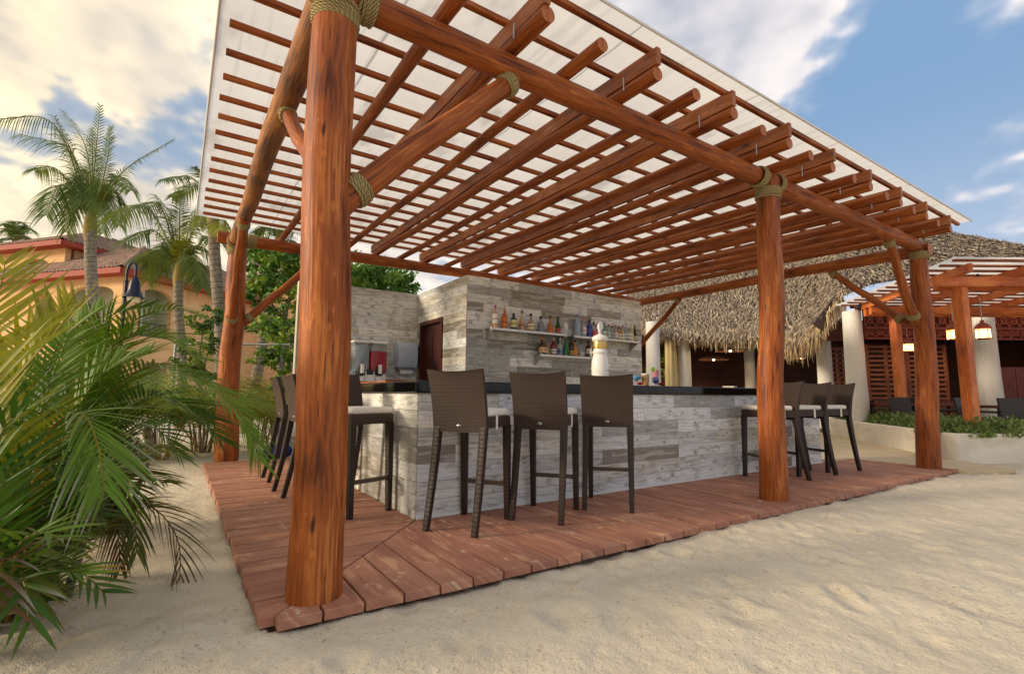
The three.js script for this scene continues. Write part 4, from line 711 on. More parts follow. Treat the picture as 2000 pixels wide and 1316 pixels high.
// ------------------------------------------------------------ coconut palms
function trunkGeo(pts, r0, r1, n = 40, rad = 14) {
  const cv = new THREE.CatmullRomCurve3(pts), L = cv.getLength(), fr = cv.computeFrenetFrames(n * 2, false), pos = [], uv = [], idx = [];
  for (let k = 0; k <= n * 2; k++) { const t = k / (n * 2), q = cv.getPointAt(t), ring = md(t * L * 7, 1), r = mix(r0, r1, Math.pow(t, .7)) * (1 + .05 * ring); for (let e = 0; e <= rad; e++) { const a = e / rad * 6.28318, v = q.clone().addScaledVector(fr.normals[k], Math.cos(a) * r).addScaledVector(fr.binormals[k], Math.sin(a) * r); pos.push(v.x, v.y, v.z); uv.push(e / rad, t * L * .7); } }
  for (let k = 0; k < n * 2; k++) for (let e = 0; e < rad; e++) { const a = k * (rad + 1) + e; idx.push(a, a + 1, a + rad + 1, a + 1, a + rad + 2, a + rad + 1); }
  const g = new THREE.BufferGeometry(); g.setAttribute('position', new THREE.Float32BufferAttribute(pos, 3)); g.setAttribute('uv', new THREE.Float32BufferAttribute(uv, 2)); g.setIndex(idx); g.computeVertexNormals(); return g;
}
function coconut(label, base, crown, r, fronds, seed, scale = 1) {
  const t = thing('coconut_palm', label, 'palm tree', base, 0, 'coconut palms behind the garden'), R = rng(seed), c = crown.clone().sub(base);
  part(t, 'trunk', trunkGeo([V(0, -.2, 0), c.clone().multiplyScalar(.4).add(V(.06, 0, .04)), c.clone().multiplyScalar(.8).add(V(-.03, 0, 0)), c], r * 1.25, r), M.trunk);
  const hub = part(t, 'crownshaft', lathe([[0, -.75], [r * .95, -.7], [r * 1.25, -.35], [r * 1.05, 0], [r * .5, .45], [0, .6]], 14), std({ color: C(150, 132, 60), roughness: .8 }), c);
  for (const [pts, o] of fronds) { const S = new Strips(); frond(S, [c.clone(), ...pts.map(p => p.clone().sub(base))], { n: 56, len: .56 * scale, w: .020 * scale, t0: .08, droop: .75, lift: .05, col: mix3(lin(78, 104, 36), lin(120, 140, 52), R()), rib: lin(160, 150, 66), r: .028 * scale, fwd: .55, seg: 3, ...o }, R); part(t, 'frond', S.build(), M.foliage); }
  return t;
}
{
  const at = (px, py, b) => atDepth(px, py, b), foot = (px, b) => { const p = atDepth(px, 800, b); p.y = -.1; return p; };
  const fan = (cx, cy, b, list) => list.map(([mx, my, tx, ty, o]) => [[at(mx, my, b + (h2(mx, my, 2) - .5) * 1.2), at(tx, ty, b + (h2(tx, ty, 3) - .5) * 2.2)], o || {}]);
  coconut('tall coconut palm with wind-blown crown in front of the peach house', foot(186, 16), at(177, 428, 16), .155, fan(177, 428, 16, [
    [95, 235, 2, 232, { len: .8, droop: .9 }], [130, 290, 40, 262, { len: .75 }], [140, 300, 105, 228, { len: .55 }], [170, 300, 122, 216, { len: .5, droop: .4 }], [185, 310, 195, 206, { len: .34, droop: .2, n: 40 }], [205, 330, 216, 248, { len: .34, droop: .2 }],
    [240, 335, 338, 272, { len: .4, droop: .5 }], [225, 345, 256, 372, { len: .6 }], [120, 360, 88, 420, { len: .7 }], [150, 350, 128, 452, { len: .6 }], [205, 360, 232, 440, { len: .6 }], [190, 350, 200, 455, { len: .5 }], [110, 330, 66, 330, { len: .7 }], [165, 330, 155, 400, { len: .55 }], [215, 370, 250, 410, { len: .5 }], [140, 370, 140, 430, { len: .5 }], [180, 320, 178, 250, { len: .4, droop: .4 }],
  ]), 101);
  coconut('coconut palm with drooping fronds and yellow fruit stalks, right of the garden lamp', foot(352, 14.5), at(350, 522, 14.5), .12, fan(350, 522, 14.5, [
    [290, 408, 216, 424, { len: .7, droop: .8 }], [310, 400, 262, 402, { len: .6 }], [330, 430, 300, 380, { len: .5 }], [350, 430, 352, 372, { len: .4, droop: .3 }], [380, 440, 405, 390, { len: .5 }], [400, 465, 430, 470, { len: .5 }], [385, 480, 424, 512, { len: .5 }],
    [315, 490, 262, 508, { len: .5, droop: 1 }], [320, 480, 288, 545, { len: .55 }], [375, 500, 395, 560, { len: .5 }], [340, 470, 320, 530, { len: .5 }], [300, 450, 240, 470, { len: .6 }], [365, 460, 372, 430, { len: .5, col: GREEN.yellow }], [355, 470, 362, 540, { len: .4, col: GREEN.yellow }],
  ]), 111, .95);
  coconut('slender coconut palm whose trunk rises just left of the rear log post', foot(434, 12.5), at(418, 392, 12.5), .125, fan(418, 392, 12.5, [
    [372, 346, 318, 350, { len: .42, droop: .6 }], [385, 362, 336, 385, { len: .42, droop: .5 }], [405, 355, 380, 326, { len: .36, droop: .4 }], [430, 345, 470, 335, {}], [430, 375, 470, 405, {}], [404, 405, 388, 440, { len: .34, col: lin(140, 150, 50) }], [424, 412, 430, 452, { len: .34, col: GREEN.yellow }], [440, 365, 490, 365, {}],
  ]), 121, .85);
  coconut('leaning palm trunk seen between the rear log post and its brace', foot(478, 13.5), at(545, 470, 13.5), .12, fan(545, 470, 13.5, [[560, 440, 600, 440, {}], [530, 440, 500, 450, {}], [545, 430, 560, 410, {}], [570, 470, 600, 500, {}], [520, 470, 505, 500, {}]]), 131, .9);
  coconut('small distant palm rising behind the roof of the peach house', foot(30, 34), at(29, 470, 34), .16, fan(29, 470, 34, [[15, 448, -8, 455, {}], [20, 440, 5, 440, {}], [32, 438, 36, 432, {}], [42, 445, 60, 450, {}], [45, 460, 64, 478, {}], [12, 465, -6, 482, {}], [35, 455, 50, 440, {}]]).map(([p, o]) => [p, { len: .75, droop: .5, w: .035, ...o }]), 141, 1.3);
}

// ------------------------------------------------------------ leafy trees
function leafTree(name, label, base, blobs, limbs, seed, count, leaf, cols, trunkR, group) {
  const t = thing(name, label, name === 'shrub' ? 'shrub' : 'tree', base, 0, group), R = rng(seed), loc = p => p.clone().sub(base);
  if (limbs.length) { const tr = part(t, 'trunk', mergeGeometries(limbs.map(([a, b, r]) => log(loc(a), loc(b), r, r * .55, .06, 9))), M.trunk); tr.name = 'trunk'; }
  const S = new Strips(), tot = blobs.reduce((s, b) => s + b[1] ** 2, 0);
  for (const [c0, r, sq = .8] of blobs) {
    const c = loc(c0), n = Math.round(count * r * r / tot), nc = Math.max(5, Math.round(n / 26));
    const cl = []; for (let k = 0; k < nc; k++) { const d = V(R() - .5, R() - .5, R() - .5).normalize(), q = Math.pow(R(), .45) * r; cl.push([c.clone().add(V(d.x * q, d.y * q * sq, d.z * q)), r * (.16 + .16 * R()), cols[Math.floor(R() * cols.length)]]); }
    for (let k = 0; k < n; k++) {
      const [cc, cr, col] = cl[Math.floor(R() * nc)], p = cc.clone().add(V(R() + R() - 1, (R() + R() - 1) * .8, R() + R() - 1).multiplyScalar(cr));
      const D = V(R() - .5, R() * .5 - .42, R() - .5).normalize(), W = V(R() - .5, (R() - .5) * .6, R() - .5).cross(D).normalize(), L = leaf * (.7 + .6 * R()), kk = .75 + .5 * R(), N = D.clone().cross(W);
      S.blade([p, p.clone().addScaledVector(D, L * .5), p.clone().addScaledVector(D, L).addScaledVector(Y, -L * .15)], [L * .06, L * .27, L * .02], W, col.map(x => x * kk), null, .2, N);
    }
  }
  part(t, 'crown', S.build(), M.foliage); return t;
}
{
  const at = (px, py, b) => atDepth(px, py, b), foot = (px, b) => { const p = atDepth(px, 800, b); p.y = -.1; return p; };
  const cols = [lin(92, 134, 32), lin(126, 160, 42), lin(152, 176, 56), lin(74, 112, 30)];
  const b1 = foot(540, 11.5);
  leafTree('leafy_tree', 'green broad-leaved tree behind the rear post and the tiled back wall', b1, [[at(545, 520, 11.5), .75], [at(510, 560, 11.3), .5], [at(575, 590, 11.4), .6], [at(545, 640, 11.2), .55], [at(500, 500, 11.8), .5], [at(590, 520, 12), .8], [at(560, 690, 11), .5]],
    [[b1, at(552, 640, 11.5), .11], [at(552, 640, 11.5), at(520, 560, 11.6), .07], [at(552, 640, 11.5), at(585, 540, 11.6), .06], [at(560, 545, 11.6), at(470, 495, 11.3), .035], [at(470, 495, 11.3), at(440, 460, 11.2), .02]], 301, 5200, .12, cols);
  const b2 = foot(740, 13.5);
  leafTree('leafy_tree', 'light green tree whose top shows above the tiled back wall', b2, [[at(715, 540, 13.5), .8], [at(765, 545, 13.5), .7], [at(690, 530, 13.5), .6], [at(800, 560, 13.6), .45], [at(730, 590, 13.6), .8], [at(650, 540, 13.8), .7]],
    [[b2, at(742, 620, 13.5), .12], [at(742, 620, 13.5), at(710, 545, 13.5), .06], [at(742, 620, 13.5), at(775, 550, 13.5), .06]], 311, 4800, .13, [lin(112, 150, 44), lin(136, 164, 58), lin(84, 126, 36)]);
  const b3 = foot(600, 9.6);
  leafTree('shrub', 'leafy shrub climbing over the wire fence beside the tiled wall end', b3, [[at(555, 640, 9.9), .5], [at(520, 690, 9.8), .32], [at(565, 700, 9.8), .35], [at(548, 745, 9.8), .28]], [[b3, at(565, 650, 9.9), .03], [b3, at(530, 690, 9.9), .025]], 321, 1500, .09, cols, 0, 'garden shrubs');
  const b4 = foot(392, 9.8);
  leafTree('shrub', 'straggly leafy shrub on the wire fence left of the rear log post', b4, [[at(395, 640, 9.8), .38], [at(372, 690, 9.6), .4], [at(420, 615, 9.9), .25], [at(400, 720, 9.6), .35], [at(415, 680, 9.7), .25]], [[b4, at(395, 650, 9.8), .03], [b4, at(420, 615, 9.9), .02]], 331, 1400, .085, [lin(98, 130, 36), lin(130, 150, 50), lin(70, 104, 30)], 0, 'garden shrubs');
  const b5 = foot(1300, 20);
  leafTree('shrub', 'bright green shrub seen between the white columns of the restaurant', b5, [[at(1298, 725, 20), .9], [at(1302, 690, 20), .6], [at(1290, 760, 20), .9]], [[b5, at(1298, 720, 20), .05]], 341, 700, .16, [lin(130, 150, 40), lin(96, 136, 36)], 0, 'garden shrubs');
}

// ------------------------------------------------------------ wire fence, garden lamp, blue bag
{
  const a = atDepth(330, 800, 9.9), b = atDepth(575, 800, 9.9); a.y = b.y = -.06;
  const L = a.distanceTo(b), fence = thing('wire_fence', 'grey chain-link fence with tubular posts behind the garden palms', 'fence', a, Math.atan2(-(b.z - a.z), b.x - a.x));
  const gal = std({ color: C(168, 172, 176), metalness: .6, roughness: .45 }), H = 2.0;
  for (const x of [.02, 1.06, L - .3]) part(fence, 'fence_post', cyl(.026, .026, H, 12), gal, [x, H / 2, 0]);
  part(fence, 'top_rail', cyl(.021, .021, L, 12).rotateZ(Math.PI / 2), gal, [L / 2, H + .012, 0]);
  const gs = []; for (let k = -H / .09; k < L / .09; k++) for (const s of [0, 1]) { let x0 = k * .09, x1 = x0 + H, y0 = 0, y1 = H; if (x0 < 0) { y0 = -x0; x0 = 0; } if (x1 > L) { y1 = H - (x1 - L); x1 = L; } if (x1 <= x0) continue; const len = Math.hypot(x1 - x0, y1 - y0), g = new THREE.CylinderGeometry(.0022, .0022, len, 3, 1, true); g.rotateZ(-Math.PI / 4); g.translate((x0 + x1) / 2, (y0 + y1) / 2, .03); if (s) g.applyMatrix4(new THREE.Matrix4().makeScale(-1, 1, 1)).translate(L, 0, .005); gs.push(g); }
  part(fence, 'wire_mesh', mergeGeometries(gs), gal, null, 'stuff');
  const p = atDepth(222, 800, 12.5); p.y = -.08; const top = atDepth(222, 512, 12.5).y;
  const lamp = thing('garden_lamp_post', 'dark blue-black gooseneck garden lamp with bell shade, in front of the peach house', 'lamp post', p, -YAW), ink = std({ color: C(30, 34, 52), roughness: .4, metalness: .3 });
  const hh = top - p.y; part(lamp, 'pole', cyl(.045, .038, hh - .5, 12), ink, [0, (hh - .5) / 2, 0]); part(lamp, 'pole_foot', lathe([[0, 0], [.11, 0], [.1, .06], [.06, .12], [.05, .3], [0, .3]], 16), ink);
  part(lamp, 'gooseneck', tube([V(0, hh - .55, 0), V(0, hh - .2, 0), V(.05, hh - .05, 0), V(.13, hh, 0), V(.2, hh - .08, 0), V(.22, hh - .25, 0), V(.22, hh - .42, 0)], .03, 28, 8), ink); part(lamp, 'neck_ring', new THREE.TorusGeometry(.045, .018, 8, 16).rotateX(Math.PI / 2), ink, [0, hh - .5, 0]);
  const sy = hh - .42; const sd = part(lamp, 'shade', lathe([[0, .06], [.04, .05], [.08, -.02], [.11, -.12], [.13, -.28], [.16, -.4], [.24, -.5], [.235, -.505], [.15, -.41], [.12, -.3]], 24), ink, [.22, sy, 0]); part(sd, 'lamp_glass', lathe([[0, -.6], [.08, -.59], [.13, -.55], [.15, -.48], [.14, -.42]], 20), phy({ color: C(236, 226, 196), roughness: .2 }));
  const bg = thing('blue_bag', 'crumpled dark blue bag lying on the sand by the tiled wall end', 'bag', hit(541, 896, 'y', -.05), .4);
  { const g = new THREE.SphereGeometry(.2, 28, 18), q = g.attributes.position; for (let i = 0; i < q.count; i++) { const v = V(q.getX(i), q.getY(i), q.getZ(i)), n = .72 + .56 * fbm(v.x * 9 + 3, v.y * 9 + v.z * 7, 3, 701); q.setXYZ(i, v.x * 1.15 * n, Math.max(-.1, v.y * .62 * n), v.z * .8 * n); } g.computeVertexNormals(); part(bg, 'bag_body', g, std({ color: C(26, 54, 116), roughness: .6 }), [0, .1, 0]); for (const s of [-1, 1]) part(bg, 'bag_corner', new THREE.ConeGeometry(.05, .14, 8), std({ color: C(26, 54, 116), roughness: .6 }), [s * .15, .2, 0]).rotation.z = -s * .6; }
}

// ------------------------------------------------------------ house
{
  const h0 = atDepth(242, 530, 24), h = thing('peach_house', 'peach house with low tiled roofs, red eaves and arched balconies behind the palms', 'house', [h0.x, -.1, h0.z], -(YAW + .273)), E = h0.y + .1;
  const arched = (len, hgt, holes) => { const s = new THREE.Shape(); s.moveTo(0, 0); s.lineTo(len, 0); s.lineTo(len, hgt); s.lineTo(0, hgt); s.lineTo(0, 0); for (const [a, b, y0, y1] of holes) { const q = new THREE.Path(); q.moveTo(a, y0); q.lineTo(b, y0); q.lineTo(b, y1 - .55); q.bezierCurveTo(b, y1 + .12, a, y1 + .12, a, y1 - .55); q.lineTo(a, y0); s.holes.push(q); } const g = new THREE.ExtrudeGeometry(s, { depth: .3, bevelEnabled: false, curveSegments: 14 }); return longUV(g, 0, .3, .3); };
  const Lh = [[.55, 3.75, 3.6, E - .55], [4.7, 5.95, 3.6, E - .75], [.8, 3.5, .4, 2.6]], Rh = [[.6, 2.35, 3.9, E - .5], [5.2, 7.0, 3.9, E - .5], [1, 2.4, .4, 2.7]];
  // facade along -x (facing +z) and facade along -z (facing +x)
  const fa = part(h, 'facade', arched(10, E, Lh), M.peach); fa.rotation.y = Math.PI; fa.position.set(0, 0, 0); // extrudes to -z
  const fb = part(h, 'facade', arched(12, E, Rh), M.peach); fb.rotation.y = Math.PI / 2; fb.position.set(-.3, 0, -.302);
  for (const [a, b, y0, y1] of Lh) { const bay = part(h, 'balcony_bay', box(b - a + .5, y1 - y0 + .5, .1, 0, 0, .3, .3), M.paleGreen, [-(a + b) / 2, (y0 + y1) / 2, -1.3]); part(bay, 'bay_cheek', box(.1, y1 - y0 + .5, .95), M.paleGreen, [-(b - a) / 2 - .1, 0, .5]); part(bay, 'bay_cheek', box(.1, y1 - y0 + .5, .95), M.paleGreen, [(b - a) / 2 + .1, 0, .5]); part(h, 'window', box(1.0, 1.3, .06), std({ color: C(40, 48, 50), roughness: .15 }), [-(a + b) / 2 + .2, (y0 + y1) / 2 - .45, -1.22]); }
  for (const [a, b, y0, y1] of Rh) { const bay = part(h, 'balcony_bay', box(.1, y1 - y0 + .5, b - a + .5, 1, 0, .3, .3), M.paleGreen, [-1.3, (y0 + y1) / 2, -(a + b) / 2 - .3]); part(bay, 'bay_cheek', box(.95, y1 - y0 + .5, .1), M.paleGreen, [.5, 0, (b - a) / 2 + .1]); part(bay, 'bay_cheek', box(.95, y1 - y0 + .5, .1), M.paleGreen, [.5, 0, -(b - a) / 2 - .1]); part(h, 'window', box(.06, 1.3, .9), std({ color: C(40, 48, 50), roughness: .15 }), [-1.22, (y0 + y1) / 2 - .3, -(a + b) / 2 - .05]); part(h, 'railing', box(.05, .05, b - a + .1), M.black, [-.35, y0 + .75, -(a + b) / 2 - .3]); for (let k = 0; k < 7; k++) part(h, 'baluster', box(.02, .7, .02), M.black, [-.35, y0 + .38, -a - .3 - (b - a) * k / 6]); }
  part(h, 'core', box(8.2, E - .05, 10.2, 0, 0, .3, .3), M.peach, [-5.5, E / 2, -6.6]);
  const tileMat = [C(186, 158, 138), C(194, 162, 140)].map(c => std({ map: tex(256, 256, (u, v) => { const n = fbm(u * 12, v * 12, 4, 731, 12, 12), q = h2(Math.floor(u * 24), Math.floor(v * 12), 4); return mix3([.62, .56, .54], [1, .96, .94], .5 * n + .5 * q); }), color: c, roughness: .9 }));
  function tiled(A, B, Cc, D, name = 'roof_tiles') { // eave A-B, ridge D-C: rolls and stepped courses
    const up = D.clone().add(Cc).sub(A).sub(B).multiplyScalar(.5), w = A.distanceTo(B), n = B.clone().sub(A).cross(up).normalize(); if (n.y < 0) n.negate();
    const nc = Math.round(w / .28), nr = Math.max(3, Math.round(up.length() / .38)), pos = [], uv = [], idx = [], cols = nc * 4 + 1; let rows = 0;
    for (let r = 0; r < nr; r++) for (const e of [0, .999]) { const v = (r + e) / nr; for (let i = 0; i < cols; i++) { const u = i / (cols - 1), p = A.clone().lerp(B, u).lerp(D.clone().lerp(Cc, u), v), k = .045 * Math.abs(Math.sin(u * nc * Math.PI)) + .04 * (1 - e) + .03; p.addScaledVector(n, k); pos.push(p.x, p.y, p.z); uv.push(u * w / 3, v * up.length() / 3); } rows++; }
    for (let r = 0; r < rows - 1; r++) for (let i = 0; i < cols - 1; i++) { const a = r * cols + i, b = a + cols; idx.push(a, a + 1, b, a + 1, b + 1, b); }
    const g = new THREE.BufferGeometry(); g.setAttribute('position', new THREE.Float32BufferAttribute(pos, 3)); g.setAttribute('uv', new THREE.Float32BufferAttribute(uv, 2)); g.setIndex(idx); g.computeVertexNormals(); part(h, name, g, tileMat[poleSeed++ % 2], null, 'stuff');
  }
  function hip(x0, x1, z0, z1, y, rise, inset) { // x0<x1, z0<z1
    const A = V(x0, y, z1), B = V(x1, y, z1), Cc = V(x1, y, z0), D = V(x0, y, z0), cz = inset, R0 = V(x0 + cz, y + rise, z1 - cz), R1 = V(x1 - cz, y + rise, z1 - cz), R2 = V(x1 - cz, y + rise, z0 + cz), R3 = V(x0 + cz, y + rise, z0 + cz);
    tiled(A, B, R1, R0); tiled(B, Cc, R2, R1); tiled(Cc, D, R3, R2); tiled(D, A, R0, R3);
    part(h, 'roof_deck', box(x1 - x0 - 2 * cz + .1, .08, z1 - z0 - 2 * cz + .1), tileMat[0], [(x0 + x1) / 2, y + rise, (z0 + z1) / 2]);
    const f = (w, d, x, z) => part(h, 'eave_board', box(w, .28, d), M.fascia, [x, y - .09, z]); f(x1 - x0, .08, (x0 + x1) / 2, z1); f(x1 - x0, .08, (x0 + x1) / 2, z0); f(.08, z1 - z0 - .1, x1, (z0 + z1) / 2); f(.08, z1 - z0 - .1, x0, (z0 + z1) / 2);
    part(h, 'soffit', box(x1 - x0 - .1, .05, z1 - z0 - .1), M.fascia, [(x0 + x1) / 2, y - .2, (z0 + z1) / 2]);
    for (const [p, q] of [[B, R1], [A, R0], [Cc, R2]]) part(h, 'hip_ridge', new THREE.TubeGeometry(new THREE.LineCurve3(p.clone().setY(p.y + .07), q.clone().setY(q.y + .07)), 1, .1, 6), tileMat[1]);
  }
  hip(-10.6, .6, -12.9, .6, E, 2.5, 4.3);
  // upper storey set back
  const U = atDepth(115, 474, 27).y + .1; part(h, 'upper_storey', arched(8, U - E + 1, [[1.2, 3.6, .3, U - E + .35]]), M.peach, [-6.6, E - 1, -1.5]).rotation.y = Math.PI;
  part(h, 'upper_core', box(8, U - E + 1, 8, 0, 0, .3, .3), M.peach, [-10.6, (U + E - 1) / 2, -6.0]); part(h, 'balcony_bay', box(3, U - E, .1), M.paleGreen, [-9, (U + E) / 2, -1.95]);
  hip(-15.2, -6.0, -10.6, -.9, U, 2.0, 4.2);
  const n0 = atDepth(500, 560, 33), ho = thing('far_house', 'distant house roof with red eaves seen past the rear log post', 'house', [n0.x, -.1, n0.z], -(YAW + .15)); const E2 = n0.y;
  part(ho, 'wall', box(9, E2, 7, 0, 0, .3, .3), M.peach, [1, E2 / 2, -3]); part(ho, 'eave_board', box(10, .35, 8, 0), M.fascia, [1, E2 + .16, -3]); const rg = new THREE.ConeGeometry(7.2, 1.9, 4, 1).rotateY(Math.PI / 4); rg.scale(1, 1, .78); part(ho, 'roof', rg, tileMat[0], [1, E2 + 1.28, -3]);
}

// ------------------------------------------------------------ planter beside the path
{
  const Kc = hit(1866, 905, 'y', -.06), F = hit(1622, 852, 'y', -.06), Rr = hit(2120, 906, 'y', -.06), H = .50;
  const pl = thing('planter', 'long low rendered planter wall with clipped green shrubs, beside the path', 'planter', Kc);
  const seg = (a, b, name, label) => { const d = b.clone().sub(a), L = d.length(), g = new RoundedBoxGeometry(L, H, .2, 2, .02); longUV(g, 0, .5, .5); const m = part(pl, name, g, M.plaster, [(a.x + b.x) / 2 - Kc.x, H / 2 - .03, (a.z + b.z) / 2 - Kc.z]); m.rotation.y = Math.atan2(-d.z, d.x); return m; };
  const inn = (p, n) => p.clone().add(n); const nL = V(F.z - Kc.z, 0, -(F.x - Kc.x)).normalize().multiplyScalar(-1), nR = V(Rr.z - Kc.z, 0, -(Rr.x - Kc.x)).normalize();
  if (nL.dot(rt0) < 0) nL.negate(); if (nR.dot(fwH) < 0) nR.negate();
  const off = .1, K1 = Kc.clone().addScaledVector(nL, off).addScaledVector(nR, off);
  seg(F.clone().addScaledVector(nL, off), K1, 'side_wall'); seg(K1.clone().addScaledVector(nR, .0), Rr.clone().addScaledVector(nR, off), 'front_wall');
  part(pl, 'corner_post', cyl(.102, .102, H - .004, 20), M.plaster, [K1.x - Kc.x, H / 2 - .032, K1.z - Kc.z]);
  const soil = [F.clone().addScaledVector(nL, .15), Kc.clone().addScaledVector(nL, .15).addScaledVector(nR, .15), Rr.clone().addScaledVector(nR, .15), Rr.clone().addScaledVector(nR, 1.3), F.clone().addScaledVector(nL, 1.6)];
  part(pl, 'soil', slab(soil.map(p => [p.x - Kc.x, p.z - Kc.z]), .1, .38, .01), std({ color: C(74, 58, 44), roughness: 1 }));
  // low shrubs in a row
  const R = rng(811), cols = [lin(128, 150, 84), lin(156, 172, 112), lin(106, 132, 66)];
  const mk = () => { const S = new Strips(); for (let k = 0; k < 420; k++) { const a = R() * 6.283, r = Math.sqrt(R()) * .3, y = .02 + .32 * (1 - Math.pow(r / .3, 2)) * R(), p = V(Math.cos(a) * r, y, Math.sin(a) * r), D = V(Math.cos(a) * (.4 + R()), .5 + R(), Math.sin(a) * (.4 + R())).normalize(), W = V(R() - .5, .1, R() - .5).cross(D).normalize(), L = .06 + .05 * R(), c = cols[Math.floor(R() * 3)], kk = .75 + .5 * R(); S.blade([p, p.clone().addScaledVector(D, L * .55), p.clone().addScaledVector(D, L)], [.004, L * .3, .003], W, c.map(x => x * kk), null, .15, D.clone().cross(W)); } return S.build(); };
  const geos = [mk(), mk(), mk()]; let n = 0;
  const put = (p, label) => { const t = thing('low_shrub', label, 'shrub', [p.x, .32, p.z], R() * 6, 'shrubs along the planter'); part(t, 'foliage', geos[n++ % 3], M.foliage); part(t, 'stem', cyl(.012, .008, .12, 6), M.trunk, [0, .05, 0]); };
  for (let i = 0; i < 13; i++) put(F.clone().lerp(Kc, (i + .6) / 13.2).addScaledVector(nL, .42 + .12 * R()).addScaledVector(nR, .1 * i / 13), 'low green shrub in the planter row just inside its sunny path-side wall');
  for (let i = 0; i < 7; i++) put(Kc.clone().lerp(Rr, (i + .2) / 7).addScaledVector(nR, .5 + .15 * R()).addScaledVector(nL, .2), 'low green shrub in the planter row along the wall past the corner');
  for (let i = 0; i < 7; i++) put(F.clone().lerp(Kc, (i + .4) / 7).addScaledVector(nL, .85 + .15 * R()), 'low green shrub in the rear planter row, beside the restaurant terrace');
}

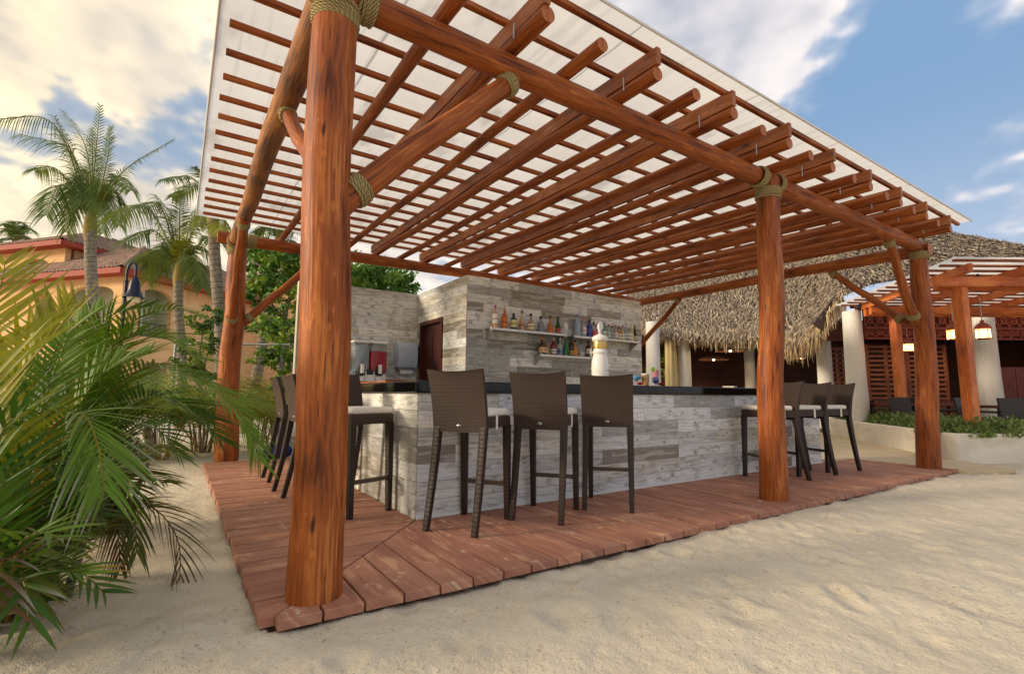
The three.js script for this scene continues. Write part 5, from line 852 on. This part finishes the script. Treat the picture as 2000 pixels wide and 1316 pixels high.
// ------------------------------------------------------------ restaurant
const bulb = (t, name, pos, r, power, parent) => { const b = part(parent || t, name, new THREE.SphereGeometry(r, 12, 8), new THREE.MeshStandardMaterial({ color: 0xffe8c0, emissive: new THREE.Color(1, .72, .38), emissiveIntensity: 4 }), pos); const l = new THREE.PointLight(new THREE.Color(1, .72, .4), power, 0, 2); l.position.copy(b.position); l.castShadow = true; l.shadow.radius = 1; (parent || t).add(l); return b; };
{
  const A0 = 10, B0 = 13, base = WP(A0, 0, B0), rs = thing('restaurant', 'open restaurant with thatched roof, white columns and dark timber screens beyond the path', 'restaurant', base, -YAW);
  const loc = p => { const d = p.clone().sub(CAM); return V(d.dot(rt0) - A0, p.y, -(d.dot(fwH) - B0)); }, Lp = (px, py, b) => loc(atDepth(px, py, b));
  // floor, interior shell
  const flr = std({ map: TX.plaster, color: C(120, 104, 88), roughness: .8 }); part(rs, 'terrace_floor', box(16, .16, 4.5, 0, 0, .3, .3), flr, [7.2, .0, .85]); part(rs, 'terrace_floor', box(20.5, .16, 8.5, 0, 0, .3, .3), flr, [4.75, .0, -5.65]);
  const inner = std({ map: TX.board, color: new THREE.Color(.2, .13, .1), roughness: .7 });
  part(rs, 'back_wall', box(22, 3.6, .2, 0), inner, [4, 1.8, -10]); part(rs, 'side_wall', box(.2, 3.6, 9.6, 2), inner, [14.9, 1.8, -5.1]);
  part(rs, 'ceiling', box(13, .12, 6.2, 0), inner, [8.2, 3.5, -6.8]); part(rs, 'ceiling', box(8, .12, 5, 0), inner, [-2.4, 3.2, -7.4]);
  // columns
  for (const [px, b, r, hgt] of [[1673, 12.2, .215, 3.0], [1613, 14.8, .2, 3.3], [1933, 12.8, .235, 3.05], [1338, 17.0, .215, 3.3], [1277, 16.2, .225, 3.3], [1466, 20, .2, 3.4]]) { const p = Lp(px, 740, b); part(rs, 'column', lathe([[0, 0], [r * 1.12, 0], [r * 1.1, .4], [r, 1.5], [r * .93, hgt], [0, hgt]], 28), M.column, [p.x, .08, p.z]); }
  { const p = Lp(1312, 740, 16.9); part(rs, 'curtain', (() => { const g = new THREE.CylinderGeometry(.16, .2, 2.9, 28, 4, true), q = g.attributes.position; for (let i = 0; i < q.count; i++) { const a = Math.atan2(q.getZ(i), q.getX(i)), k = 1 + .14 * Math.sin(a * 8); q.setX(i, q.getX(i) * k); q.setZ(i, q.getZ(i) * k); } g.computeVertexNormals(); return g; })(), std({ color: C(206, 188, 140), roughness: .95, side: THREE.DoubleSide }), [p.x, 1.53, p.z]); }
  // timber lintel over the openings
  { const a = Lp(1300, 672, 17.3), b = Lp(1600, 668, 15); const d = b.clone().sub(a), m = part(rs, 'lintel', box(d.length(), .2, .16, 0), std({ map: TX.board, color: new THREE.Color(.42, .16, .12), roughness: .6 }), a.clone().add(b).multiplyScalar(.5)); m.rotation.y = Math.atan2(-d.z, d.x); }
  // frieze of lattice cells
  const fy0 = 2.56, fy1 = 3.36, fx0 = Lp(1690, 640, 13.4).x, fx1 = fx0 + 5.6, fz = Lp(1690, 640, 13.4).z, red = std({ map: TX.board, color: new THREE.Color(.5, .2, .14), roughness: .6 }), redD = std({ map: TX.board, color: new THREE.Color(.26, .1, .08), roughness: .7 });
  part(rs, 'frieze_back', box(fx1 - fx0, fy1 - fy0, .03, 0), redD, [(fx0 + fx1) / 2, (fy0 + fy1) / 2, fz - .05]);
  for (const y of [fy0, (fy0 + fy1) / 2 - .12, fy1]) part(rs, 'frieze_rail', box(fx1 - fx0, .05, .07, 0), red, [(fx0 + fx1) / 2, y, fz]);
  const cw = .28, cell = (() => { const g = []; for (const s of [-1, 1]) { const b = box(.36, .03, .03); b.rotateZ(s * .75); g.push(b); } g.push(new THREE.TorusGeometry(.085, .016, 6, 16)); for (const s of [-1, 1]) g.push(box(.03, .3, .035).translate(s * cw / 2, 0, 0)); return mergeGeometries(g.map(q => q.index ? q : q)); })();
  for (let i = 0; i < 20; i++) for (const y of [fy0 + .16, fy1 - .27]) part(rs, 'lattice_cell', cell, red, [fx0 + .14 + i * cw, y, fz]).scale.y = y < fy0 + .2 ? .85 : 1.4;
  part(rs, 'frieze_beam', box(fx1 - fx0 + .6, .14, .2, 0), redD, [(fx0 + fx1) / 2, fy1 + .1, fz]);
  // louvred screens: stiles and slats
  const screen = (px0, px1, b, y0, y1, n) => { const a = Lp(px0, 740, b), c = Lp(px1, 740, b), w = c.x - a.x; for (const x of [a.x, a.x + w * .5, c.x]) part(rs, 'screen_stile', box(.07, y1 - y0, .06, 1), M.midWood, [x, (y0 + y1) / 2, a.z]); for (let i = 0; i < n; i++) { const s = part(rs, 'louvre', box(w - .04, .07, .02, 0, i), M.midWood, [(a.x + c.x) / 2, mix(y0 + .06, y1 - .06, i / (n - 1)), a.z + .012]); s.rotation.x = -.35; } };
  screen(1697, 1770, 13.7, .9, 2.42, 12); screen(1776, 1850, 13.7, .9, 2.42, 12); screen(1626, 1652, 15.2, .5, 2.5, 14);
  part(rs, 'lattice_shutter', box(.75, .75, .05, 0), redD, Lp(1632, 640, 13.9));
  part(rs, 'parapet', box(6.2, .62, .12, 0), std({ map: TX.board, color: new THREE.Color(.34, .22, .22), roughness: .6 }), [fx0 + 3.0, .68 - .08, fz + .35]);
  for (const px of [1958, 1990]) part(rs, 'cabinet', box(.5, 1.5, .4, 1), red, Lp(px, 745, 16).setY(1.2));
  // thatch
  const lower = [[1225, 626, 18.2], [1264, 638, 17.2], [1300, 648, 16.5], [1400, 655, 15.8], [1490, 654, 15], [1560, 664, 14.1], [1598, 648, 13.5], [1606, 618, 13.4], [1642, 572, 13.2], [1700, 548, 13.8], [1850, 522, 14.6], [2000, 512, 15], [2250, 525, 15.5]], upper = [[1225, 520, 25], [1400, 468, 23.5], [1650, 432, 21.8], [1780, 440, 20.8], [1868, 455, 20], [2000, 480, 18.8], [2250, 530, 17]];
  const on = (T, px) => { let k = 1; while (k < T.length - 1 && T[k][0] < px) k++; const a = T[k - 1], b = T[k], t = (px - a[0]) / (b[0] - a[0]); return Lp(px, mix(a[1], b[1], t), mix(a[2], b[2], t)); };
  const R = rng(901), surf = (px, v) => on(lower, px).lerp(on(upper, px), v);
  { const pos = [], uv = [], idx = [], nu = 90, nv = 10; for (let j = 0; j <= nv; j++) for (let i = 0; i <= nu; i++) { const p = surf(mix(1225, 2250, i / nu), j / nv); pos.push(p.x, p.y - .12, p.z); uv.push(p.x, p.z); } for (let j = 0; j < nv; j++) for (let i = 0; i < nu; i++) { const a = j * (nu + 1) + i, b = a + nu + 1; idx.push(a, a + 1, b, a + 1, b + 1, b); } const g = new THREE.BufferGeometry(); g.setAttribute('position', new THREE.Float32BufferAttribute(pos, 3)); g.setAttribute('uv', new THREE.Float32BufferAttribute(uv, 2)); g.setIndex(idx); g.computeVertexNormals(); part(rs, 'roof_underlay', g, std({ color: C(112, 96, 76), roughness: 1, side: THREE.DoubleSide })); }
  const tones = [lin(176, 158, 136), lin(196, 178, 154), lin(150, 133, 115), lin(210, 192, 164), lin(126, 112, 100), lin(172, 150, 122)], S = new Strips(), Fr = new Strips();
  for (let k = 0; k < 62000; k++) {
    const px = mix(1225, 2250, R()), v = R(), p = surf(px, v), d = surf(px, Math.max(-.2, v - .05)).sub(p).normalize(), W = d.clone().cross(Y).normalize(), n = W.clone().cross(d).normalize(); if (n.y < 0) n.negate();
    const q = R(), L = .3 + .45 * R(), D = d.clone().addScaledVector(W, (R() - .5) * .8).normalize(), c = tones[Math.floor(R() * 6)].map((f => x => x * f)(.62 + .5 * R())), lift = .02 + .10 * R(); p.addScaledVector(n, .05 * R() - .06);
    S.blade([p, p.clone().addScaledVector(D, L * .5).addScaledVector(n, lift), p.clone().addScaledVector(D, L).addScaledVector(n, lift * 1.3 - .05 * q)], [.011, .016, .004], D.clone().cross(n).addScaledVector(n, (R() - .5) * .9).normalize(), c, null, .25, n);
  }
  for (let k = 0; k < 6500; k++) {
    const px = k < 4600 ? mix(1232, 1604, R()) : mix(1500, 1640, Math.pow(R(), .7)), p = surf(px, .05 * R()), d = surf(px, 0).sub(surf(px, .1)).normalize(), L = (.25 + .45 * R() * R()) * (px > 1520 ? 1.35 : 1), out = d.clone().setY(0).normalize(), c = mix3(tones[Math.floor(R() * 6)], lin(222, 192, 136), px > 1500 ? .5 : .25).map((f => x => x * f)(.65 + .5 * R())), j = V((R() - .5) * .5, 0, (R() - .5) * .5);
    p.addScaledVector(out, .15 * (R() - .3)); const m = p.clone().addScaledVector(d, L * .4).addScaledVector(j, L * .3), e = m.clone().add(V(0, -L * .75, 0)).addScaledVector(j, L * .5).addScaledVector(out, L * .12);
    Fr.blade([p, m, e], [.012, .016, .003], V(R() - .5, .1, R() - .5).normalize(), c, null, .2, out);
  }
  part(rs, 'thatch', S.build(), M.thatch, null, 'stuff'); part(rs, 'thatch_fringe', Fr.build(), M.thatch, null, 'stuff');
  { const a = Lp(1594, 640, 13.25), b = Lp(1646, 580, 13.05), d = b.clone().sub(a), m = part(rs, 'barge_board', box(d.length(), .3, .07, 0), std({ color: C(64, 50, 48), roughness: .6 }), a.clone().add(b).multiplyScalar(.5)); m.rotation.z = Math.atan2(d.y, Math.hypot(d.x, d.z)); }
  { const s = new THREE.Shape(), q = [[1606, 652], [1606, 634], [1654, 590], [1654, 612]].map(([x, y]) => Lp(x, y, 13.45)); q.forEach((p, i) => i ? s.lineTo(p.x, p.y) : s.moveTo(p.x, p.y)); const g = new THREE.ExtrudeGeometry(s, { depth: .15, bevelEnabled: false }); part(rs, 'gable_wall', longUV(g, 0), M.column, [0, 0, q[0].z - .15]); }
  // woven pendant shades and small bulbs inside
  for (const [px, py, b, r, label, bx] of [[1428, 676, 16.6, .5, 'wide woven pendant shade hanging in the restaurant, closer to the eaves', -.2], [1394, 694, 18.5, .55, 'wide woven pendant shade hanging deeper inside the restaurant', -.15], [1560, 690, 16.8, .22, 'small round pendant lamp hanging behind the middle log post', 0]]) {
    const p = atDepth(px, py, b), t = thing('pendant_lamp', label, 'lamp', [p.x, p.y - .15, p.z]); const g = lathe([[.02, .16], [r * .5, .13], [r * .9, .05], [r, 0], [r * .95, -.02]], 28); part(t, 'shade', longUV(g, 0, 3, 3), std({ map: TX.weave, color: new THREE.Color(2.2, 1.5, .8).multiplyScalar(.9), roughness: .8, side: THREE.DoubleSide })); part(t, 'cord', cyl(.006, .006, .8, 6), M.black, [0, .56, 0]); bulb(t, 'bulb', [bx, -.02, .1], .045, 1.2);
  }
}

// ------------------------------------------------------------ pergola of the restaurant terrace
{
  const A0 = 8.2, B0 = 9, base = WP(A0, 0, B0), pg = thing('terrace_pergola', 'orange-brown squared timber pergola with slats in front of the restaurant', 'pergola', base, -YAW);
  const Lc = (a, y, b) => [a - A0, y, -(b - B0)], top = 3.26, e0 = [7.25, 8.0], e1 = [8.15, 12.3], edge = b => mix(e0[0], e1[0], (b - 8) / 4.3), AR = 17;
  for (const [a, b] of [[7.82, 8.6], [8.93, 11.55], [12.2, 8.6], [13.2, 11.55], [16.4, 8.6]]) part(pg, 'post', chamfer(.175, .175, 2.92, .012, a).rotateX(Math.PI / 2), M.timber, Lc(a, 1.46, b)).rotation.y = .35;
  const bm = (a0, a1, y, b, h = .17) => { const g = chamfer(.09, h, a1 - a0, .008, a0); g.rotateY(Math.PI / 2); part(pg, 'beam', g, M.timber, Lc((a0 + a1) / 2, y, b)); };
  bm(7.32, AR, 2.98, 8.5); bm(7.5, AR, 2.97, 8.72); bm(8.3, AR, 2.98, 11.45); bm(8.35, AR, 2.97, 11.7);
  const ang = Math.atan2(e1[0] - e0[0], e1[1] - e0[1]), len = Math.hypot(e1[0] - e0[0], 4.3);
  for (let i = 0; i < 9; i++) { const a = (e0[0] + e1[0]) / 2 + .35 + i * 1.05, m = part(pg, 'rafter', chamfer(.07, .15, len - .3, .006, i), M.timber, Lc(a, 3.142, 10.15)); m.rotation.y = -ang; }
  for (let i = 0; i < 13; i++) { const b = 8.06 + i * .345, a0 = edge(b) + .02, g = chamfer(.06, .035, AR - a0, .004, i); g.rotateY(Math.PI / 2); part(pg, 'slat', g, M.pole, Lc((a0 + AR) / 2, 3.237, b)); }
  const q = [[e0[0] - .06, 7.94], [AR, 7.94], [AR, 12.4], [e1[0] - .06, 12.4]].map(([a, b]) => [a - A0, -(b - B0)]), sh = new THREE.Shape(); q.forEach(([x, z], i) => i ? sh.lineTo(x, -z) : sh.moveTo(x, -z)); const sg = new THREE.ShapeGeometry(sh); sg.rotateX(-Math.PI / 2); part(pg, 'roof_sheet', longUV(sg, 0, .3, .3), M.sheet, [0, 3.262, 0]);
  // lanterns
  const lantern = (px, py, b, label, s = 1) => {
    const p = atDepth(px, py, b), t = thing('hanging_lantern', label, 'lantern', [p.x, p.y - .17 * s, p.z], .3), rust = std({ color: C(140, 62, 48), roughness: .6 }), gl = phy({ color: C(246, 226, 180), roughness: .7, transmission: .55, thickness: 0, emissive: new THREE.Color(1, .7, .36), emissiveIntensity: .12, side: THREE.DoubleSide });
    part(t, 'floor_plate', lathe([[0, 0], [.15, 0], [.15, .02], [0, .02]], 6), rust); for (let k = 0; k < 6; k++) { const a = k * Math.PI / 3; part(t, 'glazing_bar', box(.014, .22, .014, 1), rust, [Math.sin(a) * .14, .13, Math.cos(a) * .14]); const pn = part(t, 'glass_panel', new THREE.PlaneGeometry(.125, .205), gl, [Math.sin(a + Math.PI / 6) * .119, .128, Math.cos(a + Math.PI / 6) * .119]); pn.rotation.y = a + Math.PI / 6; }
    part(t, 'dome', lathe([[.155, .235], [.16, .25], [.14, .3], [.1, .35], [.045, .385], [.03, .41], [.045, .425], [.03, .44], [0, .445]], 6), rust); const rg = part(t, 'ring', new THREE.TorusGeometry(.05, .009, 8, 20), M.steel, [0, .49, 0]); part(t, 'hook', tube([V(0, .53, 0), V(.0, .62, 0), V(-.05, .68, 0), V(-.11, .64, 0), V(-.12, .6, 0)], .007), M.steel); part(t, 'hanger_rod', cyl(.006, .006, .42, 6), M.steel, [0, .8, 0]);
    bulb(t, 'bulb', [0, .12, 0], .03, .35); t.scale.setScalar(s);
  };
  lantern(1921, 648, 8.75, 'lit red-brown hexagonal lantern hanging beside the nearer square timber post of the terrace', .76);
  lantern(1864, 650, 9.1, 'lit red-brown hexagonal lantern half hidden behind the nearer square timber post of the terrace', .76);
  lantern(1774, 676, 11.7, 'lit small lantern hanging between the farther square timber post and the corner log post', .76);
  for (const [px, py, b, label] of [[1912, 553, 8.9, 'black oval outdoor speaker under the terrace pergola beam'], [1681, 600, 11.9, 'black oval outdoor speaker beside the top of the white column']]) { const p = atDepth(px, py, b), t = thing('outdoor_speaker', label, 'speaker', p, -YAW); const s = part(t, 'housing', new THREE.SphereGeometry(.1, 20, 14), M.black); s.scale.set(1.25, .75, .9); const gr = part(t, 'grille', new THREE.SphereGeometry(.08, 16, 10), flat(40, 40, 42, .8), [0, -.005, .035]); gr.scale.set(1.1, .7, .8); part(t, 'bracket', box(.03, .14, .03, 1), M.black, [0, .1, 0]); }
  // terrace tables and chairs
  const chair = label => { const t = thing('terrace_chair', label, 'chair', [0, 0, 0], 0, 'terrace dining chairs'); part(t, 'seat', new RoundedBoxGeometry(.5, .08, .5, 2, .02), M.rattanLeg, [0, .43, 0]); part(t, 'backrest', new RoundedBoxGeometry(.52, .42, .04, 2, .015), M.rattanLeg, [0, .7, .25]).rotation.x = -.15; for (const s of [-1, 1]) { part(t, 'arm', new RoundedBoxGeometry(.05, .04, .46, 1, .012), M.rattanLeg, [s * .26, .65, .02]); for (const z of [-.2, .22]) part(t, 'leg', box(.04, z < 0 ? .65 : .42, .04, 1), M.rattanLeg, [s * .25, z < 0 ? .325 : .21, z]); } return t; };
  const table = (px, b, label) => { const p = atDepth(px, 780, b), t = thing('terrace_table', label, 'table', [p.x, .08, p.z], -YAW, 'terrace dining tables'); part(t, 'table_top', new RoundedBoxGeometry(1.5, .05, .9, 2, .015), M.darkWood, [0, .735, 0]); for (const x of [-.65, .65]) for (const z of [-.36, .36]) part(t, 'leg', box(.07, .71, .07, 1), M.darkWood, [x, .355, z]); return p; };
  table(1775, 11.9, 'dark dining table behind the planter, between the square timber posts'); table(2000, 9.9, 'dark dining table on the terrace beside the nearer square post');
  const c0 = chair('dark wicker dining chair behind the planter next to the nearer square post'), spots = [[1955, 9.35, 0, null], [1850, 10.4, .5, 'dark wicker dining chair between the corner log post and the nearer square post'], [1742, 11.6, .1, 'dark wicker dining chair beside the large white column'], [1800, 12.0, 3.1, 'dark wicker dining chair at the far side of the table by the louvred screen'], [1995, 10.9, 3.0, 'dark wicker dining chair at the table, in front of the second white column']];
  spots.forEach(([px, b, tr, label]) => { const p = atDepth(px, 800, b); p.y = .08; if (label) copyOf(c0, label, p, -YAW + tr); else { c0.position.copy(p); c0.rotation.y = -YAW + tr; } });
  const vp = atDepth(1988, 790, 9.7), nap = thing('table_napkin', 'white folded napkin standing on the terrace table', 'napkin', [vp.x, .841, vp.z]); part(nap, 'cloth', new THREE.ConeGeometry(.06, .13, 5, 1), M.cushion, [0, .065, 0]);
}

// ------------------------------------------------------------ litter on the sand
{
  const R = rng(977), g = new THREE.PlaneGeometry(.02, .004, 2, 1), q = g.attributes.position; for (let i = 0; i < q.count; i++) q.setZ(i, .004 * Math.cos(q.getX(i) * 90)); g.rotateX(-Math.PI / 2);
  const N = 550, im = new THREE.InstancedMesh(g, std({ color: C(110, 84, 58), roughness: 1, side: THREE.DoubleSide }), N), m = new THREE.Matrix4(), e = new THREE.Euler();
  for (let i = 0; i < N; i++) { let x, z; if (R() < .55) { x = -1.9 + 1.9 * R(); z = -3 + 4.6 * R(); } else { x = -1 + 11 * R(); z = .05 + 2.2 * R() * R(); } const s = .25 + R() * R() * 1.3; m.compose(V(x, sandY(x, z) + .004, z), new THREE.Quaternion().setFromEuler(e.set((R() - .5) * .6, R() * 6.28, (R() - .5) * .6)), V(s, s, s)); im.setMatrixAt(i, m); im.setColorAt(i, new THREE.Color().setScalar(.5 + .8 * R())); }
  im.name = 'leaf_litter'; im.castShadow = true; im.receiveShadow = true; tag(im, 'scattered bits of dry leaf and twig on the sand', 'leaf litter', null, 'stuff'); scene.add(im);
}
renderer.render(scene, camera);
